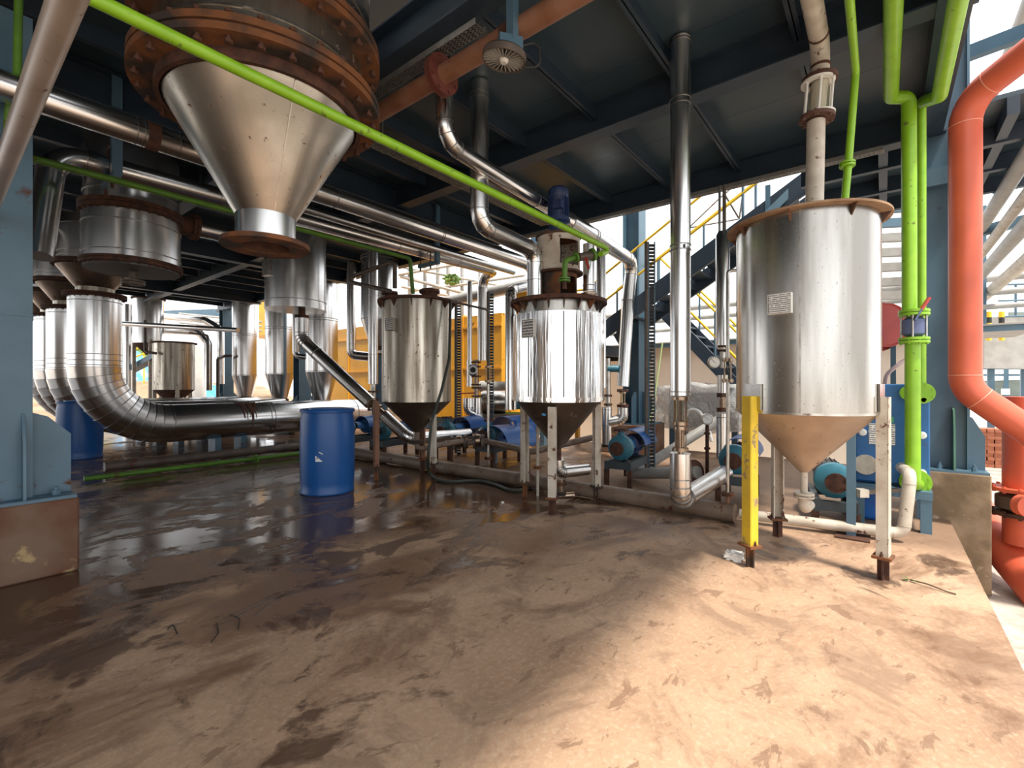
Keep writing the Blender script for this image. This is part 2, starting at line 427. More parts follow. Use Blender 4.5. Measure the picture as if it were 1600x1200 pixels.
def flange_pair(parent, O, axis, r, h, mat, nb=8, gap=.006):
    ax = Vector(axis).normalized(); O = Vector(O)
    flange(parent, O - ax * (h / 2 + gap / 2), ax, r, h, mat, nb); flange(parent, O + ax * (h / 2 + gap / 2), ax, r, h, mat, nb, bolt=False)
def sight_glass(parent, A, B, r, mat, nrod=4, rodm=None):
    """Two flanges with a glass tube and tie rods between them."""
    A, B = Vector(A), Vector(B); d = (B - A).normalized(); h = (B - A).length; a, b = perp(d)
    flange(parent, A + d * .012, d, r, .024, mat, 6); flange(parent, B - d * .012, d, r, .024, mat, 6)
    MB().lathe([(r * .52, 0), (r * .56, 0), (r * .56, h), (r * .52, h)], A, d, 20, closed=True).build('glass_tube', GLASS, parent)
    for i in range(nrod):
        an = 2 * math.pi * (i + .3) / nrod; o = (a * math.cos(an) + b * math.sin(an)) * r * .8
        MB().tube([A + o, B + o], max(.004, r * .07), 6).build('tie_rod', rodm or mat, parent)
UP = Vector((0, 0, 1)); AX = Vector((1, 0, 0)); AY = Vector((0, 1, 0))
# ================================================================== THE SETTING
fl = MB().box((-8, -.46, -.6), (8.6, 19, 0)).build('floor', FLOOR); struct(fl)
gd = MB().box((-60, -60, -.9), (90, 90, -.6)).build('ground', GRAVEL); struct(gd)

# ---- the platform overhead: deck plates, beams, joists
ceil = bpy.data.objects.new('ceiling', None); COL.objects.link(ceil); ceil.location = (2, 6, 3.76); struct(ceil); ORG['ceiling'] = Vector((2, 6, 3.76))
DZ = 3.76
XE = [-6.2, -4.4, -2.6, -.9, .52, 2.06, 3.5, 4.8, 5.93]; YE = [-.45, .47, 1.29, 2.2, 3.67, 5.25, 6.85, 8.45, 10.05, 11.65, 13.25, 14.85, 16.6]  # bays behind the camera are unseen, added to darken the floor
for i in range(len(XE) - 1):
    for j in range(len(YE) - 1):
        if i == 4 and j == 3: continue          # the opening the hopper vessel hangs through
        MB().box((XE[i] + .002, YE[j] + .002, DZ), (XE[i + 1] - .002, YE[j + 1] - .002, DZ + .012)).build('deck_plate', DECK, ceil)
def ibeam(A, B, w, h, mat, parent, name='beam', tf=.014, tw=.010, vertical=True):
    """I-section from A to B, A/B at mid depth."""
    A, B = Vector(A), Vector(B); m = MB(); d = (B - A).normalized(); side, up = perp(d)
    if not vertical: side, up = up, side
    m.bar(A + up * (h / 2 - tf / 2), B + up * (h / 2 - tf / 2), w, tf, side)
    m.bar(A - up * (h / 2 - tf / 2), B - up * (h / 2 - tf / 2), w, tf, side)
    m.bar(A, B, tw, h - 2 * tf, side)
    return m.build(name, mat, parent)
BX = [-5.5, -3.6, -1.75, .12, 2.10, 3.86, 5.82]
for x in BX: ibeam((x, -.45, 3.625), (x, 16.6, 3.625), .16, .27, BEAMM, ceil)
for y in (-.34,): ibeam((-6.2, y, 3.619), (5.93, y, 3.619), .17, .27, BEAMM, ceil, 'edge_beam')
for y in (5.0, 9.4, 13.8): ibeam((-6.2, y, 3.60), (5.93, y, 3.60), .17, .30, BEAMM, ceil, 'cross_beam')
JY = [.47, 1.29, 2.07, 2.88, 3.67, 4.4] + [5.7 + .8 * k for k in range(14)]
for y in JY:
    for a, b in zip([-6.2] + BX, BX + [5.93]):
        if abs(a - .12) < .01 and 2.0 < y < 3.7: continue
        if b - a < .3: continue
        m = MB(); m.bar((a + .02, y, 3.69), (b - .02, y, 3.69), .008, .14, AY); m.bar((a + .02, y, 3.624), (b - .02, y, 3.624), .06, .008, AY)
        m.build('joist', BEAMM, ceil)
wl = MB().box((-6.4, 1.2, 0), (-6.2, 10.5, 3.3)).build('wall_unseen_blocker', CREAM); struct(wl)  # added wall out of view, blocks sky light to darken ducts, tanks and floor
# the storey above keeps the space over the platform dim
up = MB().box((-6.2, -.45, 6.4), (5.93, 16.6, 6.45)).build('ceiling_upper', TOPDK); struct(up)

# ---- columns on concrete plinths
def hexbolt(m, c, r=.022, h=.05):
    m.disc_stack([(0, 0), (r, 0), (r, h * .6), (r * .55, h * .6), (r * .55, h), (0, h)], c, UP, 6)
def plinth(lo, hi, mat, label):
    m = MB().box(lo, hi); o = m.build('concrete_plinth', mat)
    bv = o.modifiers.new('edge', 'BEVEL'); bv.width = .012; bv.segments = 2
    tag(o, label, 'plinth')
    return o
def column(x0, x1, y0, y1, zb, zt, label, gussets=(), bolts=(), splice=None, bp=None):
    """H-section column: two flanges across y, web between; base plate, gusset plates, anchor bolts."""
    c = thing('steel_column', label, 'column', ((x0 + x1) / 2, (y0 + y1) / 2, zb))
    tf = .018
    MB().box((x0, y0, zb), (x1, y0 + tf, zt)).build('column_flange', STEEL, c)
    MB().box((x0, y1 - tf, zb), (x1, y1, zt)).build('column_flange', STEEL, c)
    MB().box(((x0 + x1) / 2 - .006, y0 + tf, zb), ((x0 + x1) / 2 + .006, y1 - tf, zt)).build('column_web', STEEL, c)
    b = bp or (x0 - .1, y0 - .1, x1 + .2, y1 + .1)
    MB().box((b[0], b[1], zb), (b[2], b[3], zb + .02)).build('base_plate', STEEL, c)
    for poly, ext in gussets: MB().prism(poly, ext).build('gusset_plate', STEEL, c)
    for q in bolts:
        m = MB(); hexbolt(m, q); m.build('anchor_bolt', STEEL, c)
    if splice: MB().box((x0 - .004, y0 - .006, splice), (x1 + .004, y0, splice + .012)).build('splice_seam', STEEL, c)
    return c
# left foreground column
plinth((-.3, 4.06, 0), (.625, 4.78, .47), CONCR, 'rust-stained concrete plinth under the near left column')
gz = .49
column(-.02, .425, 4.18, 4.6, .47, 3.49, 'blue-grey steel column at the left edge of the photo',
       gussets=[([(.425, 4.24, gz), (.61, 4.24, gz), (.61, 4.24, gz + .38), (.50, 4.24, gz + .50), (.425, 4.24, gz + .53)], (0, .014, 0)),
                ([(.375, 4.18, gz), (.375, 4.09, gz), (.375, 4.10, gz + .34), (.375, 4.18, gz + .53)], (.014, 0, 0))],
       bolts=[(.53, 4.17, gz), (.2, 4.12, gz)], splice=1.62, bp=(-.28, 4.07, .615, 4.75))
# right column by the red pipe: seen across its web side
plinth((5.61, -.72, -.6), (6.3, -.31, .42), CONC, 'tall brown concrete plinth at the slab edge under the right column')
cr = thing('steel_column', 'blue-grey steel column on the tall plinth behind the red pipe', 'column', (5.9, -.45, .42))
MB().box((5.74, -.30, .42), (6.12, -.318, 4.6)).build('column_flange', STEEL, cr)
MB().box((5.74, -.60, .42), (6.12, -.582, 4.6)).build('column_flange', STEEL, cr)
MB().box((5.80, -.59, .42), (5.815, -.31, 4.6)).build('column_web', STEEL, cr)
MB().box((5.62, -.71, .42), (6.28, -.315, .44)).build('base_plate', STEEL, cr)
MB().prism([(5.80, -.50, .44), (5.63, -.50, .44), (5.645, -.50, .80), (5.70, -.50, .97), (5.80, -.50, .99)], (0, .014, 0)).build('gusset_plate', pm('green_edged_steel_paint', (.06, .16, .11), (.08, .19, .13), rough=.45), cr)
MB().prism([(5.78, -.58, .44), (5.78, -.70, .44), (5.78, -.70, .74), (5.78, -.62, .90), (5.78, -.58, .92)], (.014, 0, 0)).build('gusset_plate', STEEL, cr)
for q in ((5.68, -.40, .44), (5.67, -.62, .44)):
    m = MB(); hexbolt(m, q, .02, .06); m.build('anchor_bolt', STEEL, cr)
# collar plate where the column meets the platform
MB().box((5.70, -.62, 3.0), (6.15, -.29, 3.16)).build('collar_plate', STEEL, cr)
# column under the stair
plinth((7.45, 3.1, 0), (8.35, 3.9, .5), CONCR, 'low rust-brown plinth under the stair column')
column(7.72, 8.02, 3.32, 3.62, .5, 7.5, 'dark blue steel column beside the stair landing',
       gussets=[([(7.72, 3.36, .52), (7.52, 3.36, .52), (7.52, 3.36, .95), (7.62, 3.36, 1.06), (7.72, 3.36, 1.06)], (0, .014, 0)),
                ([(8.02, 3.36, .52), (8.24, 3.36, .52), (8.24, 3.36, .95), (8.14, 3.36, 1.06), (8.02, 3.36, 1.06)], (0, .014, 0)),
                ([(7.86, 3.32, .52), (7.86, 3.14, .52), (7.86, 3.14, .95), (7.86, 3.22, 1.06), (7.86, 3.32, 1.06)], (.014, 0, 0))],
       bp=(7.5, 3.12, 8.3, 3.88))
# columns further back between the cyclones
for k, (x, y, lab) in enumerate([(5.82, 11.25, 'blue steel column standing between the second and third cyclone'),
                            (5.82, 15.9, 'far blue steel column behind the left-hand vessels'),
                            (-1.9, 9.4, 'blue steel column hidden deep in the left background')][:2]):
    plinth((x - .4, y - .4, 0), (x + .4, y + .4, .45), CONC, 'concrete plinth under the %s back column' % ('nearer', 'farther')[k])
    column(x - .15, x + .15, y - .15, y + .15, .45, 3.49, lab,
           gussets=[([(x - .15, y - .1, .47), (x - .36, y - .1, .47), (x - .36, y - .1, .75), (x - .15, y - .1, .95)], (0, .014, 0)),
                    ([(x + .15, y - .1, .47), (x + .36, y - .1, .47), (x + .36, y - .1, .75), (x + .15, y - .1, .95)], (0, .014, 0))],
           bp=(x - .38, y - .38, x + .38, y + .38))

# ================================================================== HOPPER VESSEL (top left)
HC = Vector((1.29, 2.928, 0))
hv = thing('hopper_vessel', 'large hanging steel cone hopper with rusty bolted flanges', 'hopper', HC + UP * 2.03)
MB().lathe([(.516, 2.815), (.165, 2.205), (.16, 2.205), (.51, 2.815)], HC, UP, 72, closed=True).build('cone', CONE, hv)
MB().lathe([(.520, 2.80), (.545, 2.80), (.545, 2.87), (.520, 2.87)], HC, UP, 72, closed=True).build('weld_collar', RUSTD, hv)
MB().lathe([(.164, 2.21), (.164, 2.045), (.155, 2.045), (.155, 2.21)], HC, UP, 56, closed=True).build('outlet_neck', CLAD, hv)
MB().ring(HC + UP * 2.036, UP, .135, .245, .026, 56).build('outlet_flange', RUST, hv)
MB().lathe([(.135, 2.03), (.135, 2.3), (.13, 2.3), (.13, 2.03)], HC, UP, 40, closed=True).build('outlet_liner', RUSTD, hv)
seam = Vector((HC.x, HC.y, 0)); toc = (Vector((0, 0, 0)) - HC); toc.z = 0; toc.normalize(); sd = Vector((toc.y, -toc.x, 0))
dv = (toc * .9 - sd * .25).normalized()
MB().bar(HC + dv * .1655 + UP * 2.21, HC + dv * .517 + UP * 2.812, .006, .004).build('weld_seam', SILV, hv)
def bolt_mesh(name, r, h):
    m = MB(); m.disc_stack([(0, -h / 2), (r, -h / 2), (r, -h / 2 + r * .9), (r * .55, -h / 2 + r * .9), (r * .55, h / 2 - r * .9), (r, h / 2 - r * .9), (r, h / 2), (0, h / 2)], (0, 0, 0), UP, 6)
    o = m.build(name, RUSTD); me = o.data; bpy.data.objects.remove(o); return me
HB = bolt_mesh('bolt', .019, .16)
for z0, nm in ((2.86, 'lower'), (3.19, 'upper')):
    f1 = MB().ring(HC + UP * (z0 + .018), UP, .50, .662, .036, 80).build('flange_ring', RUST, hv)
    f2 = MB().ring(HC + UP * (z0 + .068), UP, .50, .662, .036, 80).build('flange_ring', RUST, hv)
    MB().ring(HC + UP * (z0 + .043), UP, .50, .648, .016, 80).build('gasket', RUSTD, hv)
    for i in range(28):
        an = 2 * math.pi * i / 28
        inst(HB, 'bolt', f1, HC + Vector((.622 * math.cos(an), .622 * math.sin(an), z0 + .043)))
MB().lathe([(.55, 2.94), (.55, 3.20), (.53, 3.20), (.53, 2.94)], HC, UP, 72, closed=True).build('shell_course', STAIN2, hv)
MB().ring(HC + UP * 3.06, UP, .545, .556, .012, 72).build('weld_bead', SILV, hv)
MB().lathe([(.60, 3.27), (.60, 6.2), (.58, 6.2), (.58, 3.27)], HC, UP, 72, closed=True).build('upper_shell', STAIN, hv)
MB().ring(HC + UP * 3.40, UP, .598, .606, .012, 72).build('weld_bead', SILV, hv)

# ================================================================== THE THREE CONE-BOTTOM TANKS
def tank_legs(t, C, pts, zt, w, mats, plate_z, foot_h, pl=.075):
    for i, (x, y) in enumerate(pts):
        d = Vector((x - C.x, y - C.y, 0)).normalized(); s = Vector((d.y, -d.x, 0))
        m = MB(); b = Vector((x, y, 0))
        # open channel section with the flat face outwards
        m.bar(b + UP * plate_z + d * w * .38, b + UP * zt + d * w * .38, w, .008, s)
        for k in (-1, 1): m.bar(b + UP * plate_z + s * k * (w / 2 - .004), b + UP * zt + s * k * (w / 2 - .004), .008, w * .8, s)
        m.build('leg', mats[i], t)
        m = MB(); m.bar(b + UP * (plate_z - .008), b + UP * (plate_z + .008), pl * 1.55, pl * 1.3, s)
        fo = m.build('foot_plate', RUST, t)
        m = MB()
        m.bar(b, b + UP * (plate_z - .008), w * .9, .010, s); m.bar(b, b + UP * (plate_z - .008), .010, w * .8, s)
        m.build('foot_stub', RUSTD if i else RUST, t)
        for k in (-1, 1):
            m = MB(); hexbolt(m, b + s * k * pl * .6 + UP * (plate_z + .008), .008, .03); m.build('foot_bolt', RUSTD, t)
def lug_ring(t, C, r, z, n, mat, size=.06, a0=0):
    for i in range(n):
        an = 2 * math.pi * i / n + a0; d = Vector((math.cos(an), math.sin(an), 0)); s = Vector((-d.y, d.x, 0))
        MB().prism([C + d * r + UP * z - s * .004, C + d * (r + size * .75) + UP * z - s * .004, C + d * r + UP * (z - size) - s * .004], s * .008).build('gusset_lug', mat, t)
def sheet_box(t, name, C, ang, r, zc, w, h, depth, paper, mat=SILV):
    """A small box standing off the shell with a printed sheet on its face."""
    d = Vector((math.cos(ang), math.sin(ang), 0)); s = Vector((-d.y, d.x, 0)); c = C + d * (r + depth / 2) + UP * zc
    b = MB().bar(c - UP * h / 2, c + UP * h / 2, w, depth, s).build(name, mat, t)
    f = c + d * (depth / 2 + .002); m = MB()
    m.add([f - s * w * .47 - UP * h * .47, f + s * w * .47 - UP * h * .47, f + s * w * .47 + UP * h * .47, f - s * w * .47 + UP * h * .47], [(0, 1, 2, 3)])
    m.build('printed_sheet', paper, b, quad_uv=True)
    return b
# ---- tank 1 (right)
c1 = FW * 3.197 + RT * 1.998; T1 = Vector((c1.x, c1.y, 0))
t1 = thing('cone_bottom_tank', 'tall dull stainless cone-bottom tank with one yellow leg, largest on the right', 'tank', T1)
z0, z1 = 1.015, 2.27; R1 = .419
MB().lathe([(R1, z0), (R1, z1), (R1 - .006, z1), (R1 - .006, z0)], T1, UP, 72, closed=True).build('shell', STAIN, t1)
MB().lathe([(R1 - .002, z0), (.028, .60), (.02, .60), (R1 - .01, z0)], T1, UP, 72, closed=True).build('cone', CONET, t1)
MB().disc_stack([(0, z1), (.478, z1), (.478, z1 + .014), (0, z1 + .014)], T1, UP, 72).build('lid', pm('tan_rusted_plate', (.34, .21, .12), (.22, .12, .06), rough=.75, scale=9), t1)
MB().ring(T1 + UP * z0, UP, R1 - .004, R1 + .004, .014, 72).build('weld_bead', SILV, t1)
def cam_ang(C, off): # direction from C towards the camera, turned by off degrees (positive = to the viewer's left... clockwise seen from above)
    return math.atan2(-C.y, -C.x) + R_(off)
lug_ring(t1, T1, R1, z1, 8, RUST, .065, cam_ang(T1, -10))
a = cam_ang(T1, -3); d = Vector((math.cos(a), math.sin(a), 0))
MB().bar(T1 + d * (R1 + .001) + UP * z0, T1 + d * (R1 + .001) + UP * z1, .010, .005).build('weld_seam', SILV, t1)
L1 = [G(1172, 885), G(1380, 905), G(1215, 838)]
tank_legs(t1, T1, [(q.x, q.y) for q in L1], 1.12, .075, [YELP, WHITEP, WHITEP], .14, .14)
for q in L1:   # welded pads and brackets on the shell
    d = Vector((q.x - T1.x, q.y - T1.y, 0)).normalized(); s = Vector((d.y, -d.x, 0))
    MB().bar(T1 + d * (R1 + .003) + UP * 1.03, T1 + d * (R1 + .003) + UP * 1.2, .13, .012, s).build('leg_pad', STAIN, t1)
sheet_box(t1, 'document_box', T1, cam_ang(T1, -17), R1, 1.70, .135, .125, .03, PRINT, WHITEC)
# outlet below the cone
MB().tube([T1 + UP * .62, T1 + UP * .45], .022, 14).build('outlet_pipe', PALEP, t1)
flange_pair(t1, T1 + UP * .44, UP, .062, .014, PALEP, 4)
ov = MB().tube(bez([T1 + UP * .43, T1 + UP * .34, T1 + UP * .34 + AX * .0 + Vector((.10, -.02, .02))], .05, 5)[0], .036, 14)
ov.build('outlet_elbow', PALEP, t1)
# pipe with sight glass rising from the lid
px_ = P(1272, 315, d=3.15); px_.z = z1 + .014
v1 = thing('riser_pipe', 'pale stained riser pipe with a glass sight section above the right tank', 'pipe', px_)
b0 = px_; b1 = P(1275, 190, d=3.15)
MB().tube([b0, b1], .054, 24).build('lower_pipe', PALEP, v1)
MB().tube([P(1276, 184, d=3.15), P(1281, 126, d=3.15)], .050, 24).build('inner_tube', WHITEC, v1)
sight_glass(v1, P(1276, 188, d=3.15), P(1281, 122, d=3.15), .105, pm('dark_brown_flange', (.11, .05, .035), (.07, .03, .02), rough=.7), 6, rodm=WHITEC)
for py in (181, 129): MB().ring(P(1278, py, d=3.15), UP, .054, .10, .012, 28).build('glass_seat', WHITEC, v1)
tq = P(1282, 72, d=3.15)
top = [P(1281, 124, d=3.15), tq, tq - AX * 1.9 + UP * .0]
MB().tube(bez(top, .14, 8)[0], .056, 24).build('upper_pipe', PALEP, v1)
for q, dd in ((tq - UP * .14, UP), (tq - AX * .14, AX)): MB().ring(q, dd, .05, .0595, .018, 24).build('weld_band', RUSTD, v1)

# ---- tank 2 (middle, bright cladding)
c2 = FW * 4.694 + RT * .466; T2 = Vector((c2.x, c2.y, 0))
t2 = thing('cone_bottom_tank', 'bright aluminium-clad cone-bottom tank with agitator motor on top, in the middle', 'tank', T2)
R2 = .452; za, zb = 1.03, 1.875
MB().lathe([(R2, za), (R2, zb), (R2 - .02, zb + .006), (R2 - .03, za)], T2, UP, 80, closed=True).build('clad_shell', CLADB, t2)
MB().ring(T2 + UP * (za + .03), UP, R2 - .002, R2 + .006, .03, 80).build('cladding_band', CLADB, t2)
for off in (-38, 6, 40):
    a = cam_ang(T2, off); d = Vector((math.cos(a), math.sin(a), 0))
    MB().bar(T2 + d * (R2 + .001) + UP * (za + .05), T2 + d * (R2 + .001) + UP * (zb - .01), .012, .004).build('cladding_seam', SEAM, t2)
MB().lathe([(R2 - .03, za), (.03, .55), (.022, .55), (R2 - .04, za)], T2, UP, 72, closed=True).build('cone', CONED, t2)
MB().lathe([(R2 - .05, zb - .02), (R2 - .05, 1.99), (R2 - .06, 1.99), (R2 - .06, zb - .02)], T2, UP, 72, closed=True).build('bare_shell', STAIN, t2)
MB().disc_stack([(0, 1.985), (R2 + .03, 1.985), (R2 + .03, 2.02), (0, 2.02)], T2, UP, 72).build('lid_flange', RUSTD, t2)
lug_ring(t2, T2, R2 - .05, 1.985, 18, RUST, .085)
L2 = [G(820, 776), G(863, 803), G(932, 783)]
tank_legs(t2, T2, [(q.x, q.y) for q in L2], .99, .075, [WHITEP, WHITEP, WHITEP], .15, .15)
sheet_box(t2, 'notice_plate', T2, cam_ang(T2, -38), R2, 1.72, .15, .17, .012, PRINT2, WHITEC)
MB().bar(T2 + Vector((math.cos(cam_ang(T2, -26)), math.sin(cam_ang(T2, -26)), 0)) * .345 + UP * .915, T2 + Vector((math.cos(cam_ang(T2, -20)), math.sin(cam_ang(T2, -20)), 0)) * .345 + UP * .91, .01, .02).build('blue_tape', TARP, t2)
# agitator stand and motor
TA = T2 + Vector((0, 0, 0))
dcam = Vector((math.cos(cam_ang(T2, 0)), math.sin(cam_ang(T2, 0)), 0))
def windowed_drum(name, C, r, zl, zh, wlo, whi, zw0, zw1, mat, parent, n=56):
    """Thin cylinder with a rectangular cut-out between angles wlo..whi and heights zw0..zw1."""
    m = MB(); full = [(r, zl), (r, zw0)], [(r, zw0), (r, zw1)], [(r, zw1), (r, zh)]
    th = .012
    for k, pr in enumerate(full):
        (ra, z_a), (rb, z_b) = pr
        prof = [(ra, z_a), (rb, z_b), (rb - th, z_b), (ra - th, z_a)]
        if k == 1: m.lathe(prof, C, UP, n, closed=True, a0=whi, a1=wlo + 2 * math.pi, side=AX)
        else: m.lathe(prof, C, UP, n, closed=True, a0=0, a1=2 * math.pi, side=AX)
    return m.build(name, mat, parent)
aw = cam_ang(T2, 38)
windowed_drum('lower_stand', T2 - UP * 0, .185, 2.02, 2.29, aw - .55, aw + .5, 2.045, 2.25, RUST, t2)
MB().ring(T2 + UP * 2.30, UP, .10, .245, .02, 48).build('stand_flange', RUSTD, t2)
windowed_drum('upper_stand', T2, .215, 2.31, 2.66, aw - .6, aw + .45, 2.36, 2.60, WHITEP, t2)
MB().disc_stack([(0, 2.655), (.23, 2.655), (.23, 2.675), (0, 2.675)], T2, UP, 48).build('stand_top', RUST, t2)
MB().tube([T2 + UP * 2.03, T2 + UP * 2.66], .03, 14).build('shaft', SILV, t2)
gb = MB().disc_stack([(0, 2.675), (.13, 2.675), (.13, 2.70), (.09, 2.72), (.09, 2.80), (.12, 2.82), (.12, 2.845), (0, 2.845)], T2, UP, 32).build('gearbox', NAVY, t2)
mo = MB(); mo.disc_stack([(0, 2.845), (.095, 2.845), (.095, 3.07), (.10, 3.08), (.10, 3.14), (.08, 3.165), (0, 3.165)], T2, UP, 32)
mt = mo.build('motor', NAVY, t2)
fin = MB()
for i in range(24):
    an = 2 * math.pi * i / 24; d = Vector((math.cos(an), math.sin(an), 0)); fin.bar(T2 + d * .1 + UP * 2.87, T2 + d * .1 + UP * 3.06, .004, .016, Vector((-d.y, d.x, 0)))
fin.build('cooling_fins', NAVY, mt)
MB().bar(T2 + dcam * .12 + UP * 2.92, T2 + dcam * .12 + UP * 3.0, .09, .06).build('terminal_box', NAVY, mt)
# outlet
q0 = T2 + UP * .56
MB().tube([q0, q0 - UP * .12], .03, 14).build('outlet_pipe', RUSTD, t2)

# ---- tank 3 (left, weathered)
c3 = FW * 6.125 + RT * -1.246; T3 = Vector((c3.x, c3.y, 0))
t3 = thing('cone_bottom_tank', 'weathered stained cone-bottom tank with a dark hose down its side, leftmost of three', 'tank', T3)
R3 = .445; za, zb = .975, 2.25
MB().lathe([(R3, za), (R3, zb), (R3 - .006, zb), (R3 - .006, za)], T3, UP, 72, closed=True).build('shell', STAIN2, t3)
MB().lathe([(R3 - .004, za), (.03, .565), (.022, .565), (R3 - .012, za)], T3, UP, 64, closed=True).build('cone', CONED, t3)
MB().disc_stack([(0, zb), (R3 + .055, zb), (R3 + .055, zb + .03), (0, zb + .03)], T3, UP, 64).build('lid', RUSTD, t3)
lug_ring(t3, T3, R3, zb, 12, RUSTD, .09, .2)
L3 = [G(588, 750), G(677, 745), G(660, 737)]
tank_legs(t3, T3, [(L3[0].x, L3[0].y), (L3[1].x, L3[1].y), (L3[2].x, L3[2].y)], .99, .07, [RUSTP, WHITEP, RUSTP], .17, .15)
sheet_box(t3, 'instrument_box', T3, cam_ang(T3, -42), R3, 1.93, .12, .15, .06, PRINT2, pm('grey_box_paint', (.35, .34, .30), (.25, .23, .2), rough=.5))
MB().tube(bez([T3 + UP * .58, T3 + UP * .36, T3 + UP * .36 + RT * .1 + FW * .0, T3 + UP * .42 + RT * .62 + FW * .35], .06, 5)[0], .036, 14).build('outlet_pipe', FLOORP, t3)
flange_pair(t3, T3 + UP * .445, UP, .085, .02, RUST, 6)
nz = T3 + RT * -.33 + FW * -.1
MB().tube([nz + UP * 2.28, nz + UP * 2.37], .07, 16).build('nozzle', RUSTD, t3); flange(t3, nz + UP * 2.37, UP, .10, .03, RUSTD, 6)
nz2 = T3 + RT * .2 + FW * -.2
MB().tube([nz2 + UP * 2.28, nz2 + UP * 2.40], .10, 16).build('nozzle', RUSTD, t3); flange(t3, nz2 + UP * 2.37, UP, .13, .03, RUSTD, 6)

# the blue drum in the foreground
def drum(name, C, label, mat=BLUEP):
    t = thing(name, label, 'drum', C)
    pr = [(0, .0), (.272, .0), (.284, .012), (.284, .035), (.276, .05), (.283, .12), (.290, .35), (.290, .58), (.283, .80), (.272, .865), (.272, .885), (.288, .89), (.290, .915), (.282, .925), (.262, .925), (.258, .908), (0, .908)]
    MB().disc_stack(pr, C, UP, 64).build('drum_body', mat, t, sharp=40)
    MB().disc_stack([(0, .906), (.20, .906), (.19, .935), (0, .94)], C, UP, 48).build('drum_top_boss', mat, t)
    return t
DC = FW * 5.25 + RT * (-.3945 * 5.25)
d1 = drum('plastic_drum', Vector((DC.x, DC.y, 0)), 'blue plastic drum with a torn white label, standing in the foreground')
dc = Vector((DC.x, DC.y, 0)); dd = -dc.normalized(); ss = Vector((-dd.y, dd.x, 0))
def on_drum(u, z):   # u: metres to the viewer's right along the surface
    an = u / .2915; v = dd * math.cos(an) - Vector((dd.y, -dd.x, 0)) * math.sin(an) * -1
    return dc + v * .2925 + UP * z
s_ = -1 if (ss.dot(RT) < 0) else 1
def od(u, z):
    an = u / .291 * s_; return dc + (dd * math.cos(an) + ss * math.sin(an)) * .2925 + UP * z
MB().prism([od(-.125, .375), od(-.05, .375), od(-.125, .44)], dd * .0015).build('torn_label', PAPER, d1)
MB().prism([od(-.09, .47), od(-.05, .45), od(-.048, .458), od(-.088, .482)], dd * .0015).build('torn_label_scrap', PAPER, d1)
MB().prism([od(-.115, .405), od(-.095, .40), od(-.108, .425)], dd * .003).build('label_mark', INK, d1)
DB = P(130, 715, y=10.2); DB.z = 0
drum('plastic_drum', Vector((1.58, 10.22, 0)), 'dark blue drum half hidden under the big elbow duct')
# ================================================================== BIG DUCTS WITH GORED ELBOWS (left)
def duct(y, label, xv=1.6, R=.312, zc=.55, xe=7.6, be=.9, ztop=2.50, parts=True):
    t = thing('clad_duct', label, 'duct', (xv, y, zc - R), 'aluminium-clad elbow ducts')
    n = 44
    MB().tube([(xv, y, zc + be), (xv, y, ztop)], R, n).build('vertical_run', CLAD, t)
    cen = Vector((xv + be, y, zc + be)); ng = 11
    for k in range(ng):      # each gore laps over the next
        a0, a1 = math.pi / 2 * k / ng, math.pi / 2 * (k + 1) / ng
        p0 = cen + Vector((-math.cos(a0), 0, -math.sin(a0))) * be; p1 = cen + Vector((-math.cos(a1), 0, -math.sin(a1))) * be
        d0 = Vector((math.sin(a0), 0, -math.cos(a0))); d1 = Vector((math.sin(a1), 0, -math.cos(a1)))
        m = MB(); vs = []
        for p, d, r in ((p0, d0, R + .009), (p1, d1, R)):
            u = AY; w = d.cross(u)
            for j in range(n):
                an = 2 * math.pi * j / n; vs.append(p + (u * math.cos(an) + w * math.sin(an)) * r)
        m.add(vs, [(j, (j + 1) % n, n + (j + 1) % n, n + j) for j in range(n)] + [tuple(range(n))])
        sg = m.build('elbow_segment', CLAD, t)
        MB().ring(p0, d0, R - .002, R + .0105, .006, n).build('lap_joint', SEAM, sg)
    x = xv + be
    MB().tube([(x, y, zc), (xe, y, zc)], R, n).build('horizontal_run', CLAD, t)
    for f in (.03, 1.55, 1.62, 3.4): MB().ring((x + f, y, zc), AX, R - .002, R + .006, .012, n).build('seam_band', SEAM, t)
    for z in (zc + be + .03, zc + be + .10, zc + be + .19, ztop - .08): MB().ring((xv, y, z), UP, R - .002, R + .005, .010, n).build('seam_band', SEAM, t)
    MB().bar((xv + .02, y - R - .001, zc + be + .2), (xv + .02, y - R - .001, ztop - .1), .008, .004, AX).build('cladding_seam', SEAM, t)
    flange_pair(t, (xv, y, ztop + .015), UP, R + .06, .028, BLACK if False else RUSTD, 20)
    # calandria above: neck, cone, flange, shell up through the deck
    MB().tube([(xv, y, ztop + .05), (xv, y, ztop + .14)], R * .72, n).build('neck', STAIN2, t)
    MB().lathe([(R * .74, ztop + .13), (.44, ztop + .42), (.42, ztop + .42), (R * .70, ztop + .13)], (xv, y, 0), UP, n, closed=True).build('reducing_cone', CONED, t)
    flange_pair(t, (xv, y, ztop + .46), UP, .49, .03, RUSTD, 24)
    MB().tube([(xv, y, ztop + .50), (xv, y, 3.75)], .42, n).build('calandria_shell', CLAD, t)
    for z in (ztop + .55, ztop + .62, 3.5): MB().ring((xv, y, z), UP, .418, .425, .010, n).build('seam_band', SEAM, t)
    for k, x2 in enumerate((3.2, 3.62, 5.4)):
        MB().box((x2 - .05, y - .16, 0), (x2 + .05, y + .16, zc - R + .03)).build('saddle_foot', STEEL, t)
    return t
dd1 = duct(9.25, 'nearest clad elbow duct of four, dropping and turning right with a rust stain')
